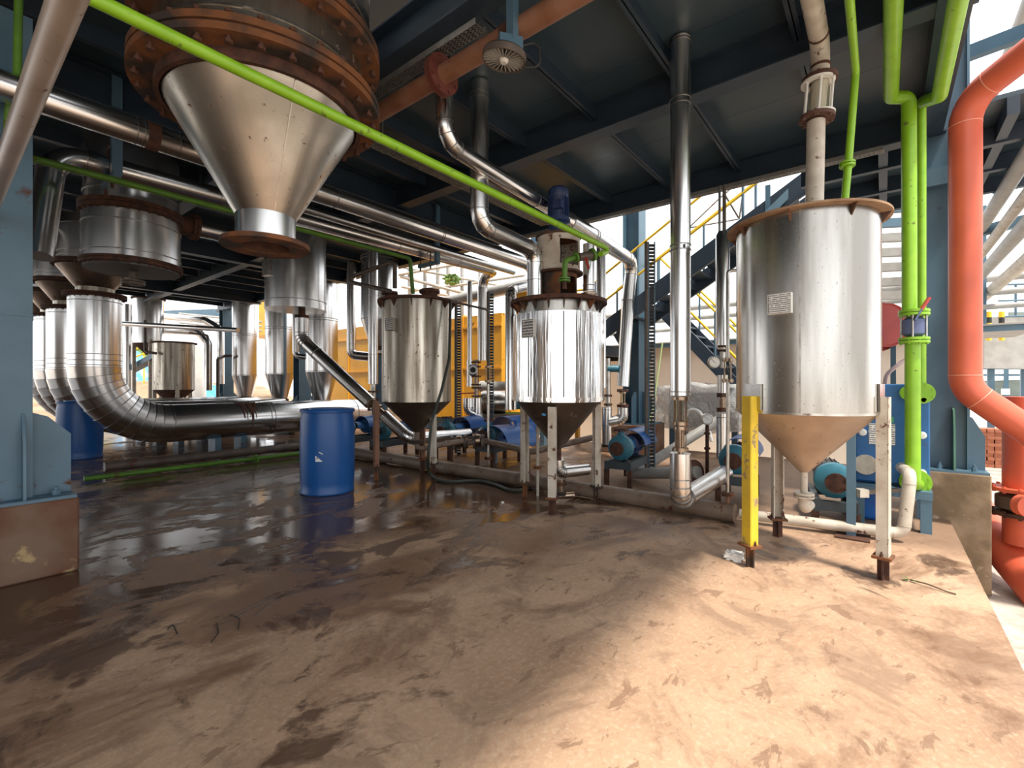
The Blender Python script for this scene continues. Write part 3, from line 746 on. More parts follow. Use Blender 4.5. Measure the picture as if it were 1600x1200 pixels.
# rust run-down over the near duct
rs = MB(); y = 9.25; x = P(392, 650, y=9.25 - .3).x
for k in range(34):
    a0 = random.uniform(-.2, .5); xs = x + random.gauss(0, .09); w = random.uniform(.005, .022); ln = random.uniform(.5, 2.4) * max(.25, 1 - abs(xs - x) * 3.5); pts = []
    for i in range(9):
        an = math.pi / 2 - a0 * .3 + ln * i / 8; pts.append(((xs + .008 * math.sin(i * 1.3 + k) + .004 * i * math.sin(k), y - math.cos(math.pi / 2 - (ln * i / 8)) * 0 - .3175 * math.sin(a0 * .2 + ln * i / 8), .55 + .3175 * math.cos(a0 * .2 + ln * i / 8)), w * (1 - .08 * i)))
    for (p, w0), (q, w1) in zip(pts, pts[1:]):
        rs.add([(p[0] - w0, p[1], p[2]), (p[0] + w0, p[1], p[2]), (q[0] + w1, q[1], q[2]), (q[0] - w1, q[1], q[2])], [(0, 1, 2, 3)])
rs.build('rust_stain', pm('brown_rust_stain', (.10, .034, .018), (.06, .02, .012), rough=.85), dd1)
duct(11.15, xe=5.3, label='second clad elbow duct from the front of the row of four')
duct(12.55, xe=5.3, label='third clad elbow duct from the front of the row of four')
duct(13.75, xe=5.3, label='rearmost clad elbow duct of the row of four')

# hanging calandria K and K2
def calandria(C, R, zb, label, flz=None, cap=True, name='calandria_body', zt=3.75, nozzle=True):
    t = thing(name, label, 'vessel', (C.x, C.y, zb))
    MB().tube([C + UP * zb, C + UP * (flz or zt)], R, 56).build('lower_shell', CLAD, t)
    if flz:
        flange_pair(t, C + UP * (flz + .05), UP, R * 1.07, .04, RUSTD, 30)
        MB().tube([C + UP * (flz + .09), C + UP * zt], R * .97, 56).build('upper_shell', CLAD, t)
        MB().ring(C + UP * (flz + .2), UP, R * .96, R * .985, .01, 56).build('seam_band', SEAM, t)
    for z in (zb + .09, (flz or zt) - .1): MB().ring(C + UP * z, UP, R - .003, R + .005, .010, 56).build('seam_band', SEAM, t)
    if cap:
        flange_pair(t, C + UP * (zb - .0), UP, R * 1.05, .025, RUSTD, 30)
        MB().disc_stack([(0, zb - .05), (R * .98, zb - .05), (R * .98, zb - .03), (0, zb - .03)], C, UP, 56).build('bottom_cover', pm('grimy_cover_plate', (.11, .105, .10), (.075, .07, .065), rough=.55, metal=.4, scale=6), t)
        MB().tube([C + UP * (zb - .05), C + UP * (zb - .16)], .035, 12).build('drain_nozzle', DARKP, t)
        flange_pair(t, C + UP * (zb - .16), UP, .10, .018, DARKP, 6)
    else:
        MB().disc_stack([(0, zb - .03), (R * 1.012, zb - .03), (R * 1.012, zb + .05), (0, zb + .05)], C, UP, 56).build('bottom_cap', CLAD, t)
    return t
KC = Vector((1.335, 6.02, 0))
k1 = calandria(KC, .40, 2.40, 'clad hanging vessel with rusty flanges and a flat bolted bottom cover', flz=2.88)
nk = P(296, 345, y=6.75)
MB().tube([KC + UP * 2.95 + Vector((.36, .0, 0)), KC + UP * 2.95 + Vector((.56, .0, 0))], .10, 20).build('side_nozzle', RUSTD, k1)
flange_pair(k1, KC + UP * 2.95 + Vector((.54, .0, 0)), AX, .14, .03, RUSTD, 10)
pipe('branch_pipe', 'short clad branch pipe leaving the hanging vessel behind the cone', 'pipe', [KC + UP * 2.95 + Vector((.57, .0, 0)), KC + UP * 2.95 + Vector((1.15, .0, 0))], .095, CLAD, extra=(.9,))
K2 = Vector((3.55, 7.05, 0))
k2 = calandria(K2, .43, 2.36, 'clad hanging vessel with flat capped bottom above the slanted pipe', cap=False)
MB().box((K2.x - .47, K2.y - .10, 2.78), (K2.x - .40, K2.y + .08, 3.02)).build('tag_plate', SILV, k2)
# slanted drain pipe from K2 to the floor pump
s0 = K2 + Vector((.05, -.08, 2.33)); s_end = P(640, 686, d=6.62)
sl = thing('drain_pipe', 'slanted clad drain pipe from the hanging vessel down to the floor behind the left tank', 'pipe', s0)
MB().tube([s0, s0 - UP * .10], .05, 14).build('drain_nozzle', RUSTD, sl); flange_pair(sl, s0 - UP * .10, UP, .10, .02, RUST, 6)
e1 = s0 - UP * .45; dr = (s_end - e1).normalized(); v1_, v2_ = e1 + dr * ((s_end - e1).length * .655), e1 + dr * ((s_end - e1).length * .78)
pth, mk = bez([s0 - UP * .12, e1, v1_], .22, 4)
MB().tube(pth, .095, 24).build('upper_run', CLAD, sl)
for q, d, e in mk: MB().ring(q, d, .093, .100, .010, 24).build('seam_band', SEAM, sl)
for q in (e1 + dr * .35,): MB().ring(q, dr, .093, .100, .010, 24).build('seam_band', SEAM, sl)
sight_glass(sl, v1_, v1_ + (v2_ - v1_) * .55, .085, BRASSY, 5)
MB().tube([v1_ + (v2_ - v1_) * .55, v2_], .055, 16).build('valve_body', BRASSY, sl)
flange_pair(sl, v2_, dr, .085, .02, BRASSY, 6)
MB().bar(v1_ + (v2_ - v1_) * .8, v1_ + (v2_ - v1_) * .8 + Vector((-.1, -.05, -.28)), .022, .008).build('valve_handle', SILV, sl)
after = P(760, 676, d=7.6)
pth, mk = bez([v2_, s_end, s_end + (after - s_end) * .75], .16, 5)
MB().tube(pth, .088, 24).build('lower_run', CLAD, sl)
for q, d, e in mk: MB().ring(q, d, .086, .093, .010, 24).build('seam_band', SEAM, sl)

# ---- cyclones
def cyclone(C, label, R=.345, zc=1.47, zbot=.82, zt=3.75, gname=True):
    t = thing('cyclone_separator', label, 'cyclone', (C.x, C.y, zbot - .14), 'clad cyclone separators')
    MB().tube([C + UP * zc, C + UP * zt], R, 48).build('shell', CLAD, t)
    MB().lathe([(R, zc), (R * .5, zbot), (R * .48, zbot), (R - .01, zc)], C, UP, 48, closed=True).build('cone', CLAD, t)
    for z in (zc + .02, zc + 1.15, zc + 1.2): MB().ring(C + UP * z, UP, R - .002, R + .006, .012, 48).build('seam_band', SEAM, t)
    flange_pair(t, C + UP * (zbot - .03), UP, R * .6, .025, RUSTD, 12)
    MB().tube([C + UP * (zbot - .06), C + UP * (zbot - .13)], R * .45, 24).build('bottom_neck', SILV, t)
    flange(t, C + UP * (zbot - .14), UP, R * .6, .025, RUSTD, 12)
    MB().tube([C + UP * 0, C + UP * (zbot - .14)], R * .42, 24).build('support_skirt', STEEL, t)
    return t
cyc = [(5.62, 9.98, 'nearest free-standing cyclone, behind the blue drum', 1.47), (5.72, 12.2, 'middle cyclone of the three behind the big ducts', 1.45), (5.85, 14.6, 'farthest cyclone of the three behind the big ducts', 1.44), (5.4, 7.5, 'cyclone partly hidden behind the weathered left tank', 2.4)]
for x, y, lab, zc in cyc: cyclone(Vector((x, y, 0)), lab, zc=zc, zbot=.82 if zc < 2 else 1.9)

# ================================================================== OVERHEAD PIPE RUNS
pipe('foreground_pipe', 'thick beige painted pipe running close overhead at the top left corner', 'pipe', [(.232, -.3, 2.2), (.232, 4.17, 2.2)], .037, TANP, n=32)
gp0, gp1 = P(-60, -100, y=2.12), P(950, 391, y=2.12)
zg = 2.52
gl = thing('green_pipe', 'bright lime green pipe crossing in front of the hanging cone', 'pipe', (.3, 2.12, zg))
ge = Vector((4.22, 2.10, zg)); vv = P(935, 402, d=4.42); vv.z = zg
n1 = P(880, 440, d=4.3)
pth, _ = bez([(.1, 2.12, zg), ge, P(938, 397, d=4.40)], .05, 5)
MB().tube(pth, .026, 18).build('pipe_body', GREEN, gl)
fdir = (P(905, 408, d=4.33) - P(938, 397, d=4.40)).normalized()
flange(gl, P(926, 398, d=4.40), fdir, .060, .026, GREEND, 4)
MB().tube([P(924, 399, d=4.39), P(904, 402, d=4.35)], .040, 16).build('valve_body', DARKP, gl)
MB().bar(P(915, 402, d=4.32), P(920, 420, d=4.30), .022, .008).build('valve_handle', REDD, gl)
flange(gl, P(900, 402, d=4.34), fdir, .048, .02, GREEND, 4)
bd = [P(900, 402, d=4.34), P(883, 407, d=4.30), P(882, 436, d=4.30)]
MB().tube(bez(bd, .05, 5)[0], .024, 16).build('drop_pipe', GREEND, gl)
flange_pair(gl, P(882, 437, d=4.30), UP, .052, .016, GREEND, 4)
MB().tube([P(882, 437, d=4.30), P(882, 452, d=4.30)], .02, 12).build('tank_nozzle', RUSTD, gl)
pipe('green_pipe', 'thin dark green pipe running behind the cone to the left tank', 'pipe', [(.2, 4.9, 2.86), (4.0, 4.9, 2.86), (4.05, 4.9, 2.40)], .026, GREEND, n=14)

pA = pipe('header_pipe', 'topmost clad pipe of the bundle passing behind the cone', 'pipe', [(-1.4, 4.0, 2.93), (5.55, 4.0, 2.93), (5.6, 4.0, 1.6)], .088, CLAD, extra=(.28, .285, .31, .46, .62, .623), n=28)
rp = P(236, 216, y=4.0)
m = MB().tube([(rp.x - .03, 4.0, 2.93), (rp.x + .04, 4.0, 2.93)], .094, 20); m.build('torn_cladding_patch', RUSTD, pA)
pB = pipe('header_pipe', 'lower clad pipe of the bundle with an elbow dropping at the far left', 'pipe',
     [P(60, 400, d=3.55), P(84, 238, y=5.22), (6.1, 5.22, 3.14), (6.26, 5.65, 3.14), (6.26, 5.65, 1.62)], .088, CLAD, extra=(.25, .52, .66, .665), br=.22, n=28)
pipe('header_pipe', 'slim clad pipe tucked between the two thicker bundle pipes', 'pipe', [(1.75, 4.97, 3.12), (6.3, 4.97, 3.12)], .05, CLAD, extra=(.3, .5), n=20)
# hangers that carry the bundle
def hanger(x, label, y0=4.93, y1=5.36, zb=2.93):
    t = thing('pipe_hanger', label, 'hanger', (x, 5, zb))
    for y in (4.97,): MB().bar((x, y, 3.76), (x, y, zb), .07, .05, AX).build('hanger_post', STEEL, t)
    MB().bar((x, y0, zb), (x, y1, zb), .05, .05, AX).build('hanger_arm', STEEL, t)
    MB().tube(bez([(x, 5.33, 2.94), (x, 5.33, 3.24), (x, 5.11, 3.24), (x, 5.11, 2.94)], .1, 5)[0], .008, 8).build('u_bolt', RUSTD, t)
    for y in (5.33, 5.11): MB().tube([(x, y, 2.97), (x, y, 2.86)], .012, 6).build('u_bolt_nut', RUSTD, t)
hanger(P(182, 150, y=4.97).x, 'blue-grey hanger post holding the clad bundle left of the cone')
hanger(P(683, 350, y=4.97).x, 'blue-grey hanger post holding the clad bundle right of the cone')

pr = pipe('process_pipe', 'rust-red bare pipe rising to the right under the ceiling', 'pipe', [(2.16, 4.75, 3.27), (2.16, -.2, 3.27)], .060, RUSTP, n=24)
q = P(690, 112, x=2.16); flange_pair(pr, (2.16, q.y, 3.27), AY, .13, .022, pm('dark_red_flange', (.12, .03, .02), rough=.7), 8)
q = P(795, 55, x=2.16); MB().ring((2.16, q.y, 3.27), AY, .058, .068, .05, 24).build('weld_band', RUSTD, pr)
# clad pipe that drops from the deck, bends and runs on past the agitator motor, then down to the pump
rb = P(695, 222, d=3.42); ra = P(988, 408, d=7.5)
rm = rb + (ra - rb) * .47
rp_ = thing('process_pipe', 'clad pipe that drops from the deck, crosses behind the motor and drops again', 'pipe', rb)
p1, k1_ = bez([Vector((rb.x, rb.y, 3.75)), rb, rm], .14, 3)
p2, k2_ = bez([rm, ra, P(981, 470, d=7.5), P(973, 604, d=7.4)], .2, 3)
MB().tube(p1, .062, 26).build('upper_run', CLAD, rp_, sharp=50)
MB().tube(p2, .098, 26).build('lower_run', CLAD, rp_, sharp=50)
MB().tube([rm - (ra - rb).normalized() * .12, rm + (ra - rb).normalized() * .05], .08, 26, rs=[.062, .098]).build('reducer', CLAD, rp_)
for (q, d, e), r in [(k, .062) for k in k1_] + [(k, .098) for k in k2_]: MB().ring(q, d, r * .97, r + .004, .007, 26).build('seam_band', SEAM, rp_)
for f, r in ((.3, .062), (.62, .098), (.635, .098), (.92, .098)): MB().ring(rb + (ra - rb) * f, ra - rb, r * .97, r + .004, .007, 26).build('seam_band', SEAM, rp_)
r2t = Vector((2.93, 2.68, 3.75)); r2b = Vector((2.93, 2.68, 2.55)); r2e = P(836, 392, d=4.56); r2e.z = 2.50
r2e2 = Vector((r2e.x, r2e.y, 2.02))
pipe('process_pipe', 'clad pipe dropping from the deck and bending over to the middle tank lid', 'pipe', [r2t, r2b, r2e, r2e2], .078, CLAD, br=.13, seg=3, bands='all', extra=(.04, .06, .37, .92), n=26)
# second clad riser on the lid of tank 2
lr = P(920, 460, d=4.75); lr.z = 2.1
r3 = thing('tank_riser', 'short clad riser with a flanged nozzle on the middle tank lid, right of the motor', 'pipe', lr)
MB().tube([lr + UP * .04, lr + UP * .52], .06, 22).build('pipe_body', CLAD, r3)
for z in (.05, .10): MB().ring(lr + UP * z, UP, .058, .064, .008, 22).build('seam_band', SEAM, r3)
flange_pair(r3, lr, UP, .085, .018, BRASSY, 6); flange_pair(r3, lr - UP * .05, UP, .075, .016, RUSTD, 6); MB().tube([lr - UP * .085, lr], .03, 12).build('nozzle', RUSTD, r3)
def pxof(v): return 800 + FPX * v.dot(RT) / v.dot(FW)
tj = min((rb + (ra - rb) * (k / 200) for k in range(100, 200)), key=lambda v: abs(pxof(v) - 939)) - UP * .06
pipe('process_pipe', 'vertical clad pipe standing just behind the right side of the middle tank', 'pipe', [tj, tj - UP * 1.9], .066, CLAD, n=22)
pipe('process_pipe', 'clad pipe climbing the left side of the middle tank and turning back', 'pipe', [P(798, 640, d=5.2), P(798, 458, d=5.2), P(800, 452, d=5.6) + RT * .02, P(850, 440, d=6.4)], .062, CLAD, br=.08, seg=3, bands='all', extra=(.3, .6), n=22)

# big vertical clad pipe with sight glass and elbow to the pump
V1 = P(1063, 60, z=3.76); V1.z = 0
bp = thing('process_pipe', 'tall vertical clad pipe from the ceiling with a sight glass near the floor', 'pipe', V1 + UP * .2)
def at1(py): return V1 + UP * (CAM_H + (600 - py) / FPX * ((V1.x * FW.x + V1.y * FW.y)))
MB().tube([at1(618), V1 + UP * 3.755], .072, 30).build('upper_run', CLAD, bp)
for py in (63, 68, 156, 165, 384, 392, 612): MB().ring(at1(py), UP, .07, .0765, .007, 30).build('seam_band', SEAM, bp)
MB().bar(at1(386) + (-FW) * .075, at1(392) + (-FW) * .075, .02, .003).build('seam_clip', SEAM, bp)
sight_glass(bp, at1(664), at1(620), .058, BRASSY, 6)
sight_glass(bp, at1(704), at1(666), .05, BRASSY, 5)
MB().tube([at1(700), at1(670)], .03, 14).build('valve_body', BRASSY, bp)
flange(bp, at1(702), UP, .058, .02, BRASSY, 6)
MB().tube([at1(712), at1(702)], .02, 10).build('stub', BRASSY, bp)
el = at1(782); el2 = Vector((4.72, el.y, el.z + .02))
pth, mk = bez([at1(708), el, el2], .10, 4)
MB().tube(pth, .074, 30).build('lower_run', CLAD, bp)
for q, d, e in mk: MB().ring(q, d, .072, .079, .009, 30).build('seam_band', SEAM, bp)
MB().ring(at1(748), UP, .072, .078, .008, 30).build('seam_band', SEAM, bp)

# slim clad riser beside it, with valves, gauge and sight glass
S = P(1129, 500, d=4.75); S.z = 0; dS = 4.75
def atS(py, dx=0): return S + RT * dx + UP * (CAM_H + (600 - py) / FPX * dS)
sp = thing('pump_riser', 'slim clad riser with brown valves standing between the tall pipe and right tank', 'pipe', S + UP * .4)
MB().tube([atS(540), atS(368), atS(362)], .07, 22, rs=[.066, .066, .045]).build('clad_sleeve', CLAD, sp)
for dx in (-.03, .018): MB().tube([atS(366, dx), atS(290, dx)], .013 if dx < 0 else .018, 10).build('bare_pipe', SILV if dx < 0 else DARKP, sp)
for py in (541, 548): flange(sp, atS(py), UP, .045, .018, RUSTD, 4)
MB().tube([atS(540), atS(575)], .026, 12).build('spool', SILV, sp)
MB().tube([atS(586), atS(614)], .05, 18).build('clad_sleeve', CLAD, sp)
for py in (617, 640): flange_pair(sp, atS(py), UP, .055, .016, RUSTD, 6)
MB().tube([atS(616), atS(642)], .03, 14).build('valve_body', BRASSY, sp)
MB().tube([atS(646), atS(716)], .058, 22).build('clad_sleeve', CLAD, sp)
for py in (652, 708): MB().ring(atS(py), UP, .056, .062, .008, 22).build('seam_band', SEAM, sp)
def gauge(name, C, r, label, parent=None, facing=None):
    t = parent or thing(name, label, 'gauge', C)
    f = facing or -FW
    MB().disc_stack([(0, -.02), (r, -.02), (r, .012), (r * .9, .016), (r * .88, .008), (0, .008)], C, f, 28).build('gauge_case', SILV, t)
    d = MB().disc_stack([(0, .008), (r * .86, .008), (r * .86, .010), (0, .010)], C, f, 28).build('gauge_dial', PAPER, t)
    a_, b_ = perp(Vector(f)); c = C + Vector(f) * .0115
    MB().bar(c - (a_ + b_) * r * .15, c + (a_ + b_) * r * .55, .006, .002).build('needle', INK, t)
    m = MB()
    for i in range(14):
        an = 2 * math.pi * (.62 + .76 * i / 13); d_ = a_ * math.cos(an) + b_ * math.sin(an); m.bar(c + d_ * r * .68, c + d_ * r * .82, .004, .001)
    m.build('dial_marks', INK, t)
    return t
gauge('pressure_gauge', atS(566, -.085), .062, 'round gauge on the slim clad riser, beside the sight glass', parent=None)
# thin bare pipe in front with sight glass, standing on the floor pipe
S2 = P(1137, 700, x=4.36); S2.z = 0; dS2 = S2.x * FW.x + S2.y * FW.y
def at2(py): return S2 + UP * (CAM_H + (600 - py) / FPX * dS2)
tp = thing('level_pipe', 'thin bare stainless pipe with sight glass rising from the floor pipe', 'pipe', at2(794))
MB().tube(bez([at2(564), at2(424), at2(420) + AX * .1 - AY * .05], .03, 4)[0], .015, 12).build('upper_pipe', SILV, tp)
sight_glass(tp, at2(597), at2(560), .046, BRASSY, 4)
MB().tube([at2(776), at2(597)], .015, 12).build('lower_pipe', SILV, tp)
flange_pair(tp, at2(772), UP, .05, .012, RUST, 6)
MB().tube([at2(796), at2(776)], .014, 10).build('foot_pipe', RUSTP, tp)
# pressure gauge on a stand pipe behind
gq = P(1105, 655, d=5.6)
pg = gauge('pressure_gauge', gq, .068, 'large round pressure gauge on a brown stand pipe left of the slim riser')
MB().tube([gq - UP * .07, Vector((gq.x, gq.y, .02))], .022, 12).build('stand_pipe', RUSTD, pg)
flange(pg, gq - UP * .17, UP, .035, .02, RUSTD, 4); flange(pg, gq - UP * .35, UP, .035, .02, RUSTD, 4)
pipe('floor_pipe', 'grey pipe lying behind the tall clad pipe, under the gauge', 'pipe', [P(990, 740, d=6.6), P(1125, 655, d=6.9)], .07, GREYP, n=18)
pc = pipe('suction_pipe', 'bare grey pipe with a brown flange entering the pump beside the tall pipe', 'pipe', [P(985, 740, d=5.9), P(1090, 738, d=4.9)], .065, GREYP, n=20)
flange_pair(pc, P(1082, 738, d=4.98), (P(1090, 738, d=4.9) - P(985, 740, d=5.9)), .135, .03, pm('brown_flange', (.17, .08, .05), (.1, .045, .03), rough=.6), 8)

# ---- floor pipe along the row of tanks
fp = pipe('floor_pipe', 'long muddy pipe lying on the floor behind the row of tanks', 'pipe', [(4.35, 8.8, .085), (4.35, 1.0, .085)], .078, FLOORP, n=24, extra=(.55, .7, .93))
for yy in (2.3, 6.0): MB().box((4.29, yy - .03, 0), (4.41, yy + .03, .02)).build('pipe_rest', RUSTD, fp)
pipe('floor_pipe', 'thinner pale pipe lying on the floor behind the right tank, turning up', 'pipe', [(4.42, .98, .07), (4.6, -.12, .07), (4.62, -.16, .52), (4.95, -.12, .52)], .042, PALEP, n=18, br=.07)
pipe('floor_pipe', 'dark iron pipe on the floor in front of the big ducts', 'pipe', [(1.5, 8.15, .09), (4.5, 8.15, .09), (4.9, 8.45, .1), (4.9, 9.3, .12)], .065, DARKP, n=18, br=.15)
gf = pipe('green_floor_pipe', 'dull green pipe on the floor in front of the big ducts', 'pipe', [(1.2, 7.55, .055), (4.6, 7.55, .055)], .032, GREEND, n=14)
flange(gf, P(400, 718, y=7.55) * 1.0, AX, .075, .03, GREEND, 4)

# ================================================================== LAMP AND TRAYS UNDER THE DECK
lp = P(787, 97, d=2.66)
lm = thing('ceiling_lamp', 'round finned industrial lamp hanging from a grey bracket under the deck', 'lamp', lp)
ld = (UP * .92 - FW * .1 + RT * .12).normalized()
MB().lathe([(.118, .005), (.125, .005), (.125, .04), (.118, .04)], lp, ld, 36, closed=True).build('lamp_rim', DARKP, lm)
MB().disc_stack([(0, .042), (.118, .042), (.118, .05), (0, .05)], lp, ld, 36).build('lamp_back', BLACK, lm)
a_, b_ = perp(ld)
fm = MB()
for i in range(26):
    an = 2 * math.pi * i / 26; d_ = a_ * math.cos(an) + b_ * math.sin(an); fm.bar(lp + d_ * .03 + ld * .025, lp + d_ * .118 + ld * .025, .03, .006, ld)
fm.build('cooling_fins', GREYP, lm)
MB().disc_stack([(0, -.006), (.018, -.006), (.026, .004), (.03, .03), (0, .03)], lp, ld, 24).build('lamp_lens', WHITEC, lm)
bx = lp + UP * .09
MB().bar(bx - RT * .03 - FW * .02, bx + RT * .1 + FW * .02, .07, .09).build('bracket_box', STEEL, lm)
MB().bar(bx + RT * .05 + UP * .03, Vector((bx.x, bx.y, 3.755)) + RT * .05, .05, .05).build('bracket_post', STEEL, lm)
MB().tube(bez([bx + RT * .10, bx + RT * .20 + UP * .03, bx + RT * .21 - UP * .12, bx + RT * .12 - UP * .12], .05, 5)[0], .006, 8).build('cable', BLACK, lm)
def cable_tray(A, B, w, label, cat='cable tray', holes=True, h=.04):
    """Perforated tray: strip with a grid of real punched gaps built from cross and long bars."""
    A, B = Vector(A), Vector(B); d = (B - A).normalized(); L = (B - A).length; s = d.cross(UP).normalized()
    t = thing('cable_tray', label, cat, A)
    for k in (-1, 1): MB().bar(A + s * k * w / 2 + UP * h / 2, B + s * k * w / 2 + UP * h / 2, .003, h, s).build('tray_side', GALV, t)
    m = MB()
    for k in (-.36, -.12, .12, .36): m.bar(A + s * w * k, B + s * w * k, w * .13, .003, s)
    n = int(L / .035)
    for i in range(n + 1):
        c = A + d * (L * i / n); m.bar(c - s * w / 2, c + s * w / 2, .014, .003, d)
    o = m.build('perforated_bed', GALV, t); o['kind'] = 'stuff'
    return t
cable_tray((5.74, 4.6, 3.44), (5.74, .0, 3.44), .09, 'perforated galvanised tray along the bottom of the far edge beam')
ct = cable_tray((2.4, 3.5, 3.3), (5.1, 3.5, 3.3), .12, 'perforated tray running beside the bright green pipe')
for x in (2.6, 3.8, 5.0): MB().tube([(x, 3.57, 3.3), (x, 3.57, 3.76)], .006, 6).build('hanger_rod', GALV, ct)
cable_tray((2.14, 3.3, 3.40), (2.14, 1.95, 3.40), .09, 'perforated tray above the rust-red pipe')
# ================================================================== HEAT EXCHANGER, GREEN RISERS, RED PIPES (right)
hx = thing('plate_heat_exchanger', 'blue plate heat exchanger on a grey stand behind the right tank', 'heat exchanger', (5.2, -.08, .33))
hxf, hz0, hz1 = 5.10, .355, 1.20
m = MB().box((hxf, -.30, hz0), (hxf + .035, .19, hz1)); o = m.build('front_plate', BLUES, hx)
bv = o.modifiers.new('edge', 'BEVEL'); bv.width = .012; bv.segments = 3
m = MB()
for i in range(16): m.box((hxf + .045 + i * .022, -.27, hz0 + .03), (hxf + .045 + i * .022 + .008, .16, hz1 - .04))
m.build('plate_pack', SILV, hx)
MB().box((hxf + .42, -.30, hz0), (hxf + .46, .19, hz1)).build('rear_plate', BLUES, hx)
for yy, zz in ((-.25, .78), (-.25, .47), (-.26, 1.07), (.14, .78)):
    b = MB(); b.disc_stack([(0, 0), (.03, 0), (.03, .018), (.018, .02), (.018, .035), (0, .035)], (hxf, yy, zz), -AX, 20); b.build('tie_bolt', WHITEC, hx)
m = MB(); m.add([(hxf - .002, .10, .68), (hxf - .002, -.08, .68), (hxf - .002, -.08, .86), (hxf - .002, .10, .86)], [(0, 1, 2, 3)]); m.build('name_plate', PRINT, hx, quad_uv=True)
MB().box((hxf - .003, -.07, .87), (hxf, .03, .92)).build('green_sticker', pm('green_sticker', (.05, .35, .12), rough=.5), hx)
# white-grey port flanges on the left side of the plate
for zz in (1.10, .50):
    f = flange(hx, (hxf - .012, .12, zz), AX, .085, .024, PALEP, 8)
MB().tube(bez([(hxf - .01, .12, 1.12), (hxf - .14, .12, 1.12), (hxf - .18, .06, 1.10)], .05, 4)[0], .036, 16).build('port_stub', PALEP, hx)
# stand
for x in (5.02, 5.55):
    for y in (-.27, .16): MB().box((x - .035, y - .035, 0), (x + .035, y + .035, .27)).build('stand_leg', STEEL, hx)
MB().box((4.98, -.31, .27), (5.60, .20, .335)).build('stand_top', STEEL, hx)
# twin green risers
g1 = thing('green_riser', 'thick bright green riser pipe with a lever valve in front of the heat exchanger', 'pipe', P(1425, 752, d=3.68))
dG = 3.70
def gp(px, py, d=dG): return P(px, py, d=d)
pth, _ = bez([gp(1392, 152) - AX * 2.2, gp(1392, 152), gp(1420, 152), gp(1421, 492)], .05, 5)
MB().tube(pth, .049, 22).build('upper_pipe', GREEN, g1)
MB().tube([gp(1426, 536), gp(1426, 740)], .050, 22).build('lower_pipe', GREEN, g1)
flange_pair(g1, gp(1428, 489), UP, .098, .020, GREEN, 8); flange_pair(g1, gp(1428, 532), UP, .098, .020, GREEN, 8)
NB = pm('slate_blue_valve_paint', (.08, .10, .20), (.10, .13, .25), rough=.45)
MB().lathe([(.045, 0), (.075, .02), (.075, .13), (.045, .155)], gp(1428, 526), UP, 24).build('valve_body', NB, g1)
for k in range(5):
    an = 2 * math.pi * k / 5 + .5; o_ = Vector((math.cos(an), math.sin(an), 0)) * .08
    MB().tube([gp(1428, 530) + o_, gp(1428, 491) + o_], .007, 8).build('valve_stud', SILV, g1)
MB().bar(gp(1430, 500, dG - .07), gp(1440, 483, dG - .09), .035, .012).build('valve_lever', NB, g1)
MB().bar(gp(1439, 484, dG - .09), gp(1452, 465, dG - .1), .03, .016).build('lever_grip', REDD, g1)
MB().tube(bez([gp(1426, 735), gp(1426, 755), P(1432, 757, x=hxf)], .05, 5)[0], .052, 22).build('bottom_elbow', GREEN, g1)
flange(g1, (hxf - .03, P(1430, 750, x=hxf).y, P(1430, 752, x=hxf).z), AX, .105, .03, GREEN, 8)
g2 = thing('green_riser', 'thinner green riser pipe behind the thick one, reaching the exchanger top port', 'pipe', gp(1442, 620, 3.9))
pth, _ = bez([gp(1468, 150, 3.48) - AX * 2.2, gp(1468, 150, 3.48), gp(1440, 160, 3.8), gp(1440, 612, 3.86)], .045, 5)
MB().tube(pth, .046, 20, rs=[.048] * 8 + [.030] * (len(pth) - 8)).build('pipe_body', GREEN, g2)
flange(g2, (hxf - .02, P(1440, 614, x=hxf).y, P(1440, 614, x=hxf).z), AX, .085, .03, GREEN, 8)
flange(g1, P(1420, 614, x=hxf - .04), AX, .06, .03, GREEN, 8)
# small green pipe down to the tank lid
g3 = thing('green_pipe', 'slim green pipe with a small flange dropping onto the right tank lid', 'pipe', P(1320, 316, d=3.3))
pth, _ = bez([P(1337, 112, d=3.25) - AX * 1.8 + UP * .02, P(1337, 112, d=3.25), P(1326, 250, d=3.3), P(1320, 314, d=3.3)], .04, 4)
MB().tube(pth, .024, 16).build('pipe_body', GREEN, g3)
flange_pair(g3, P(1324, 257, d=3.3), UP, .048, .013, GREEN, 4)
# red pipes at the edge
rv = thing('red_pipe', 'big red pipe standing outside the slab edge, bending out at top and bottom', 'pipe', P(1508, 590, d=3.9))
pts = [P(1508, 160, d=3.9) + (P(1660, 40, d=3.3) - P(1508, 160, d=3.9)) * 2.0, P(1508, 160, d=3.9), P(1508, 608, d=3.9), P(1508, 608, d=3.9) + (P(1680, 722, d=3.55) - P(1508, 608, d=3.9)) * 3.0]
pth, mk = bez(pts, .26, 6)
MB().tube(pth, .106, 36).build('pipe_body', REDP, rv)
for q, d, e in mk:
    if e: MB().ring(q, d, .104, .108, .006, 36).build('weld_seam', pm('pale_red_weld', (.8, .35, .25), rough=.5), rv)
rl = thing('red_pipe', 'lower vertical red pipe with a dark valve between bolted flanges, at the right edge', 'pipe', P(1594, 840, d=4.05))
dR = 4.05
MB().tube([P(1600, 620, d=dR), P(1600, 768, d=dR)], .135, 36).build('upper_pipe', REDP, rl)
flange(rl, P(1600, 765, d=dR), UP, .215, .03, REDP, 12)
MB().lathe([(.13, 0), (.18, .03), (.18, .13), (.13, .16)], P(1600, 800, d=dR), UP, 32).build('valve_body', DARKP, rl)
flange(rl, P(1600, 803, d=dR), UP, .215, .03, RUSTD, 12)
fdv = MB().disc_stack([(0, -.03), (.085, -.03), (.085, .03), (0, .03)], P(1600, 790, d=dR - .2), -FW, 28).build('side_flange', REDP, rl)
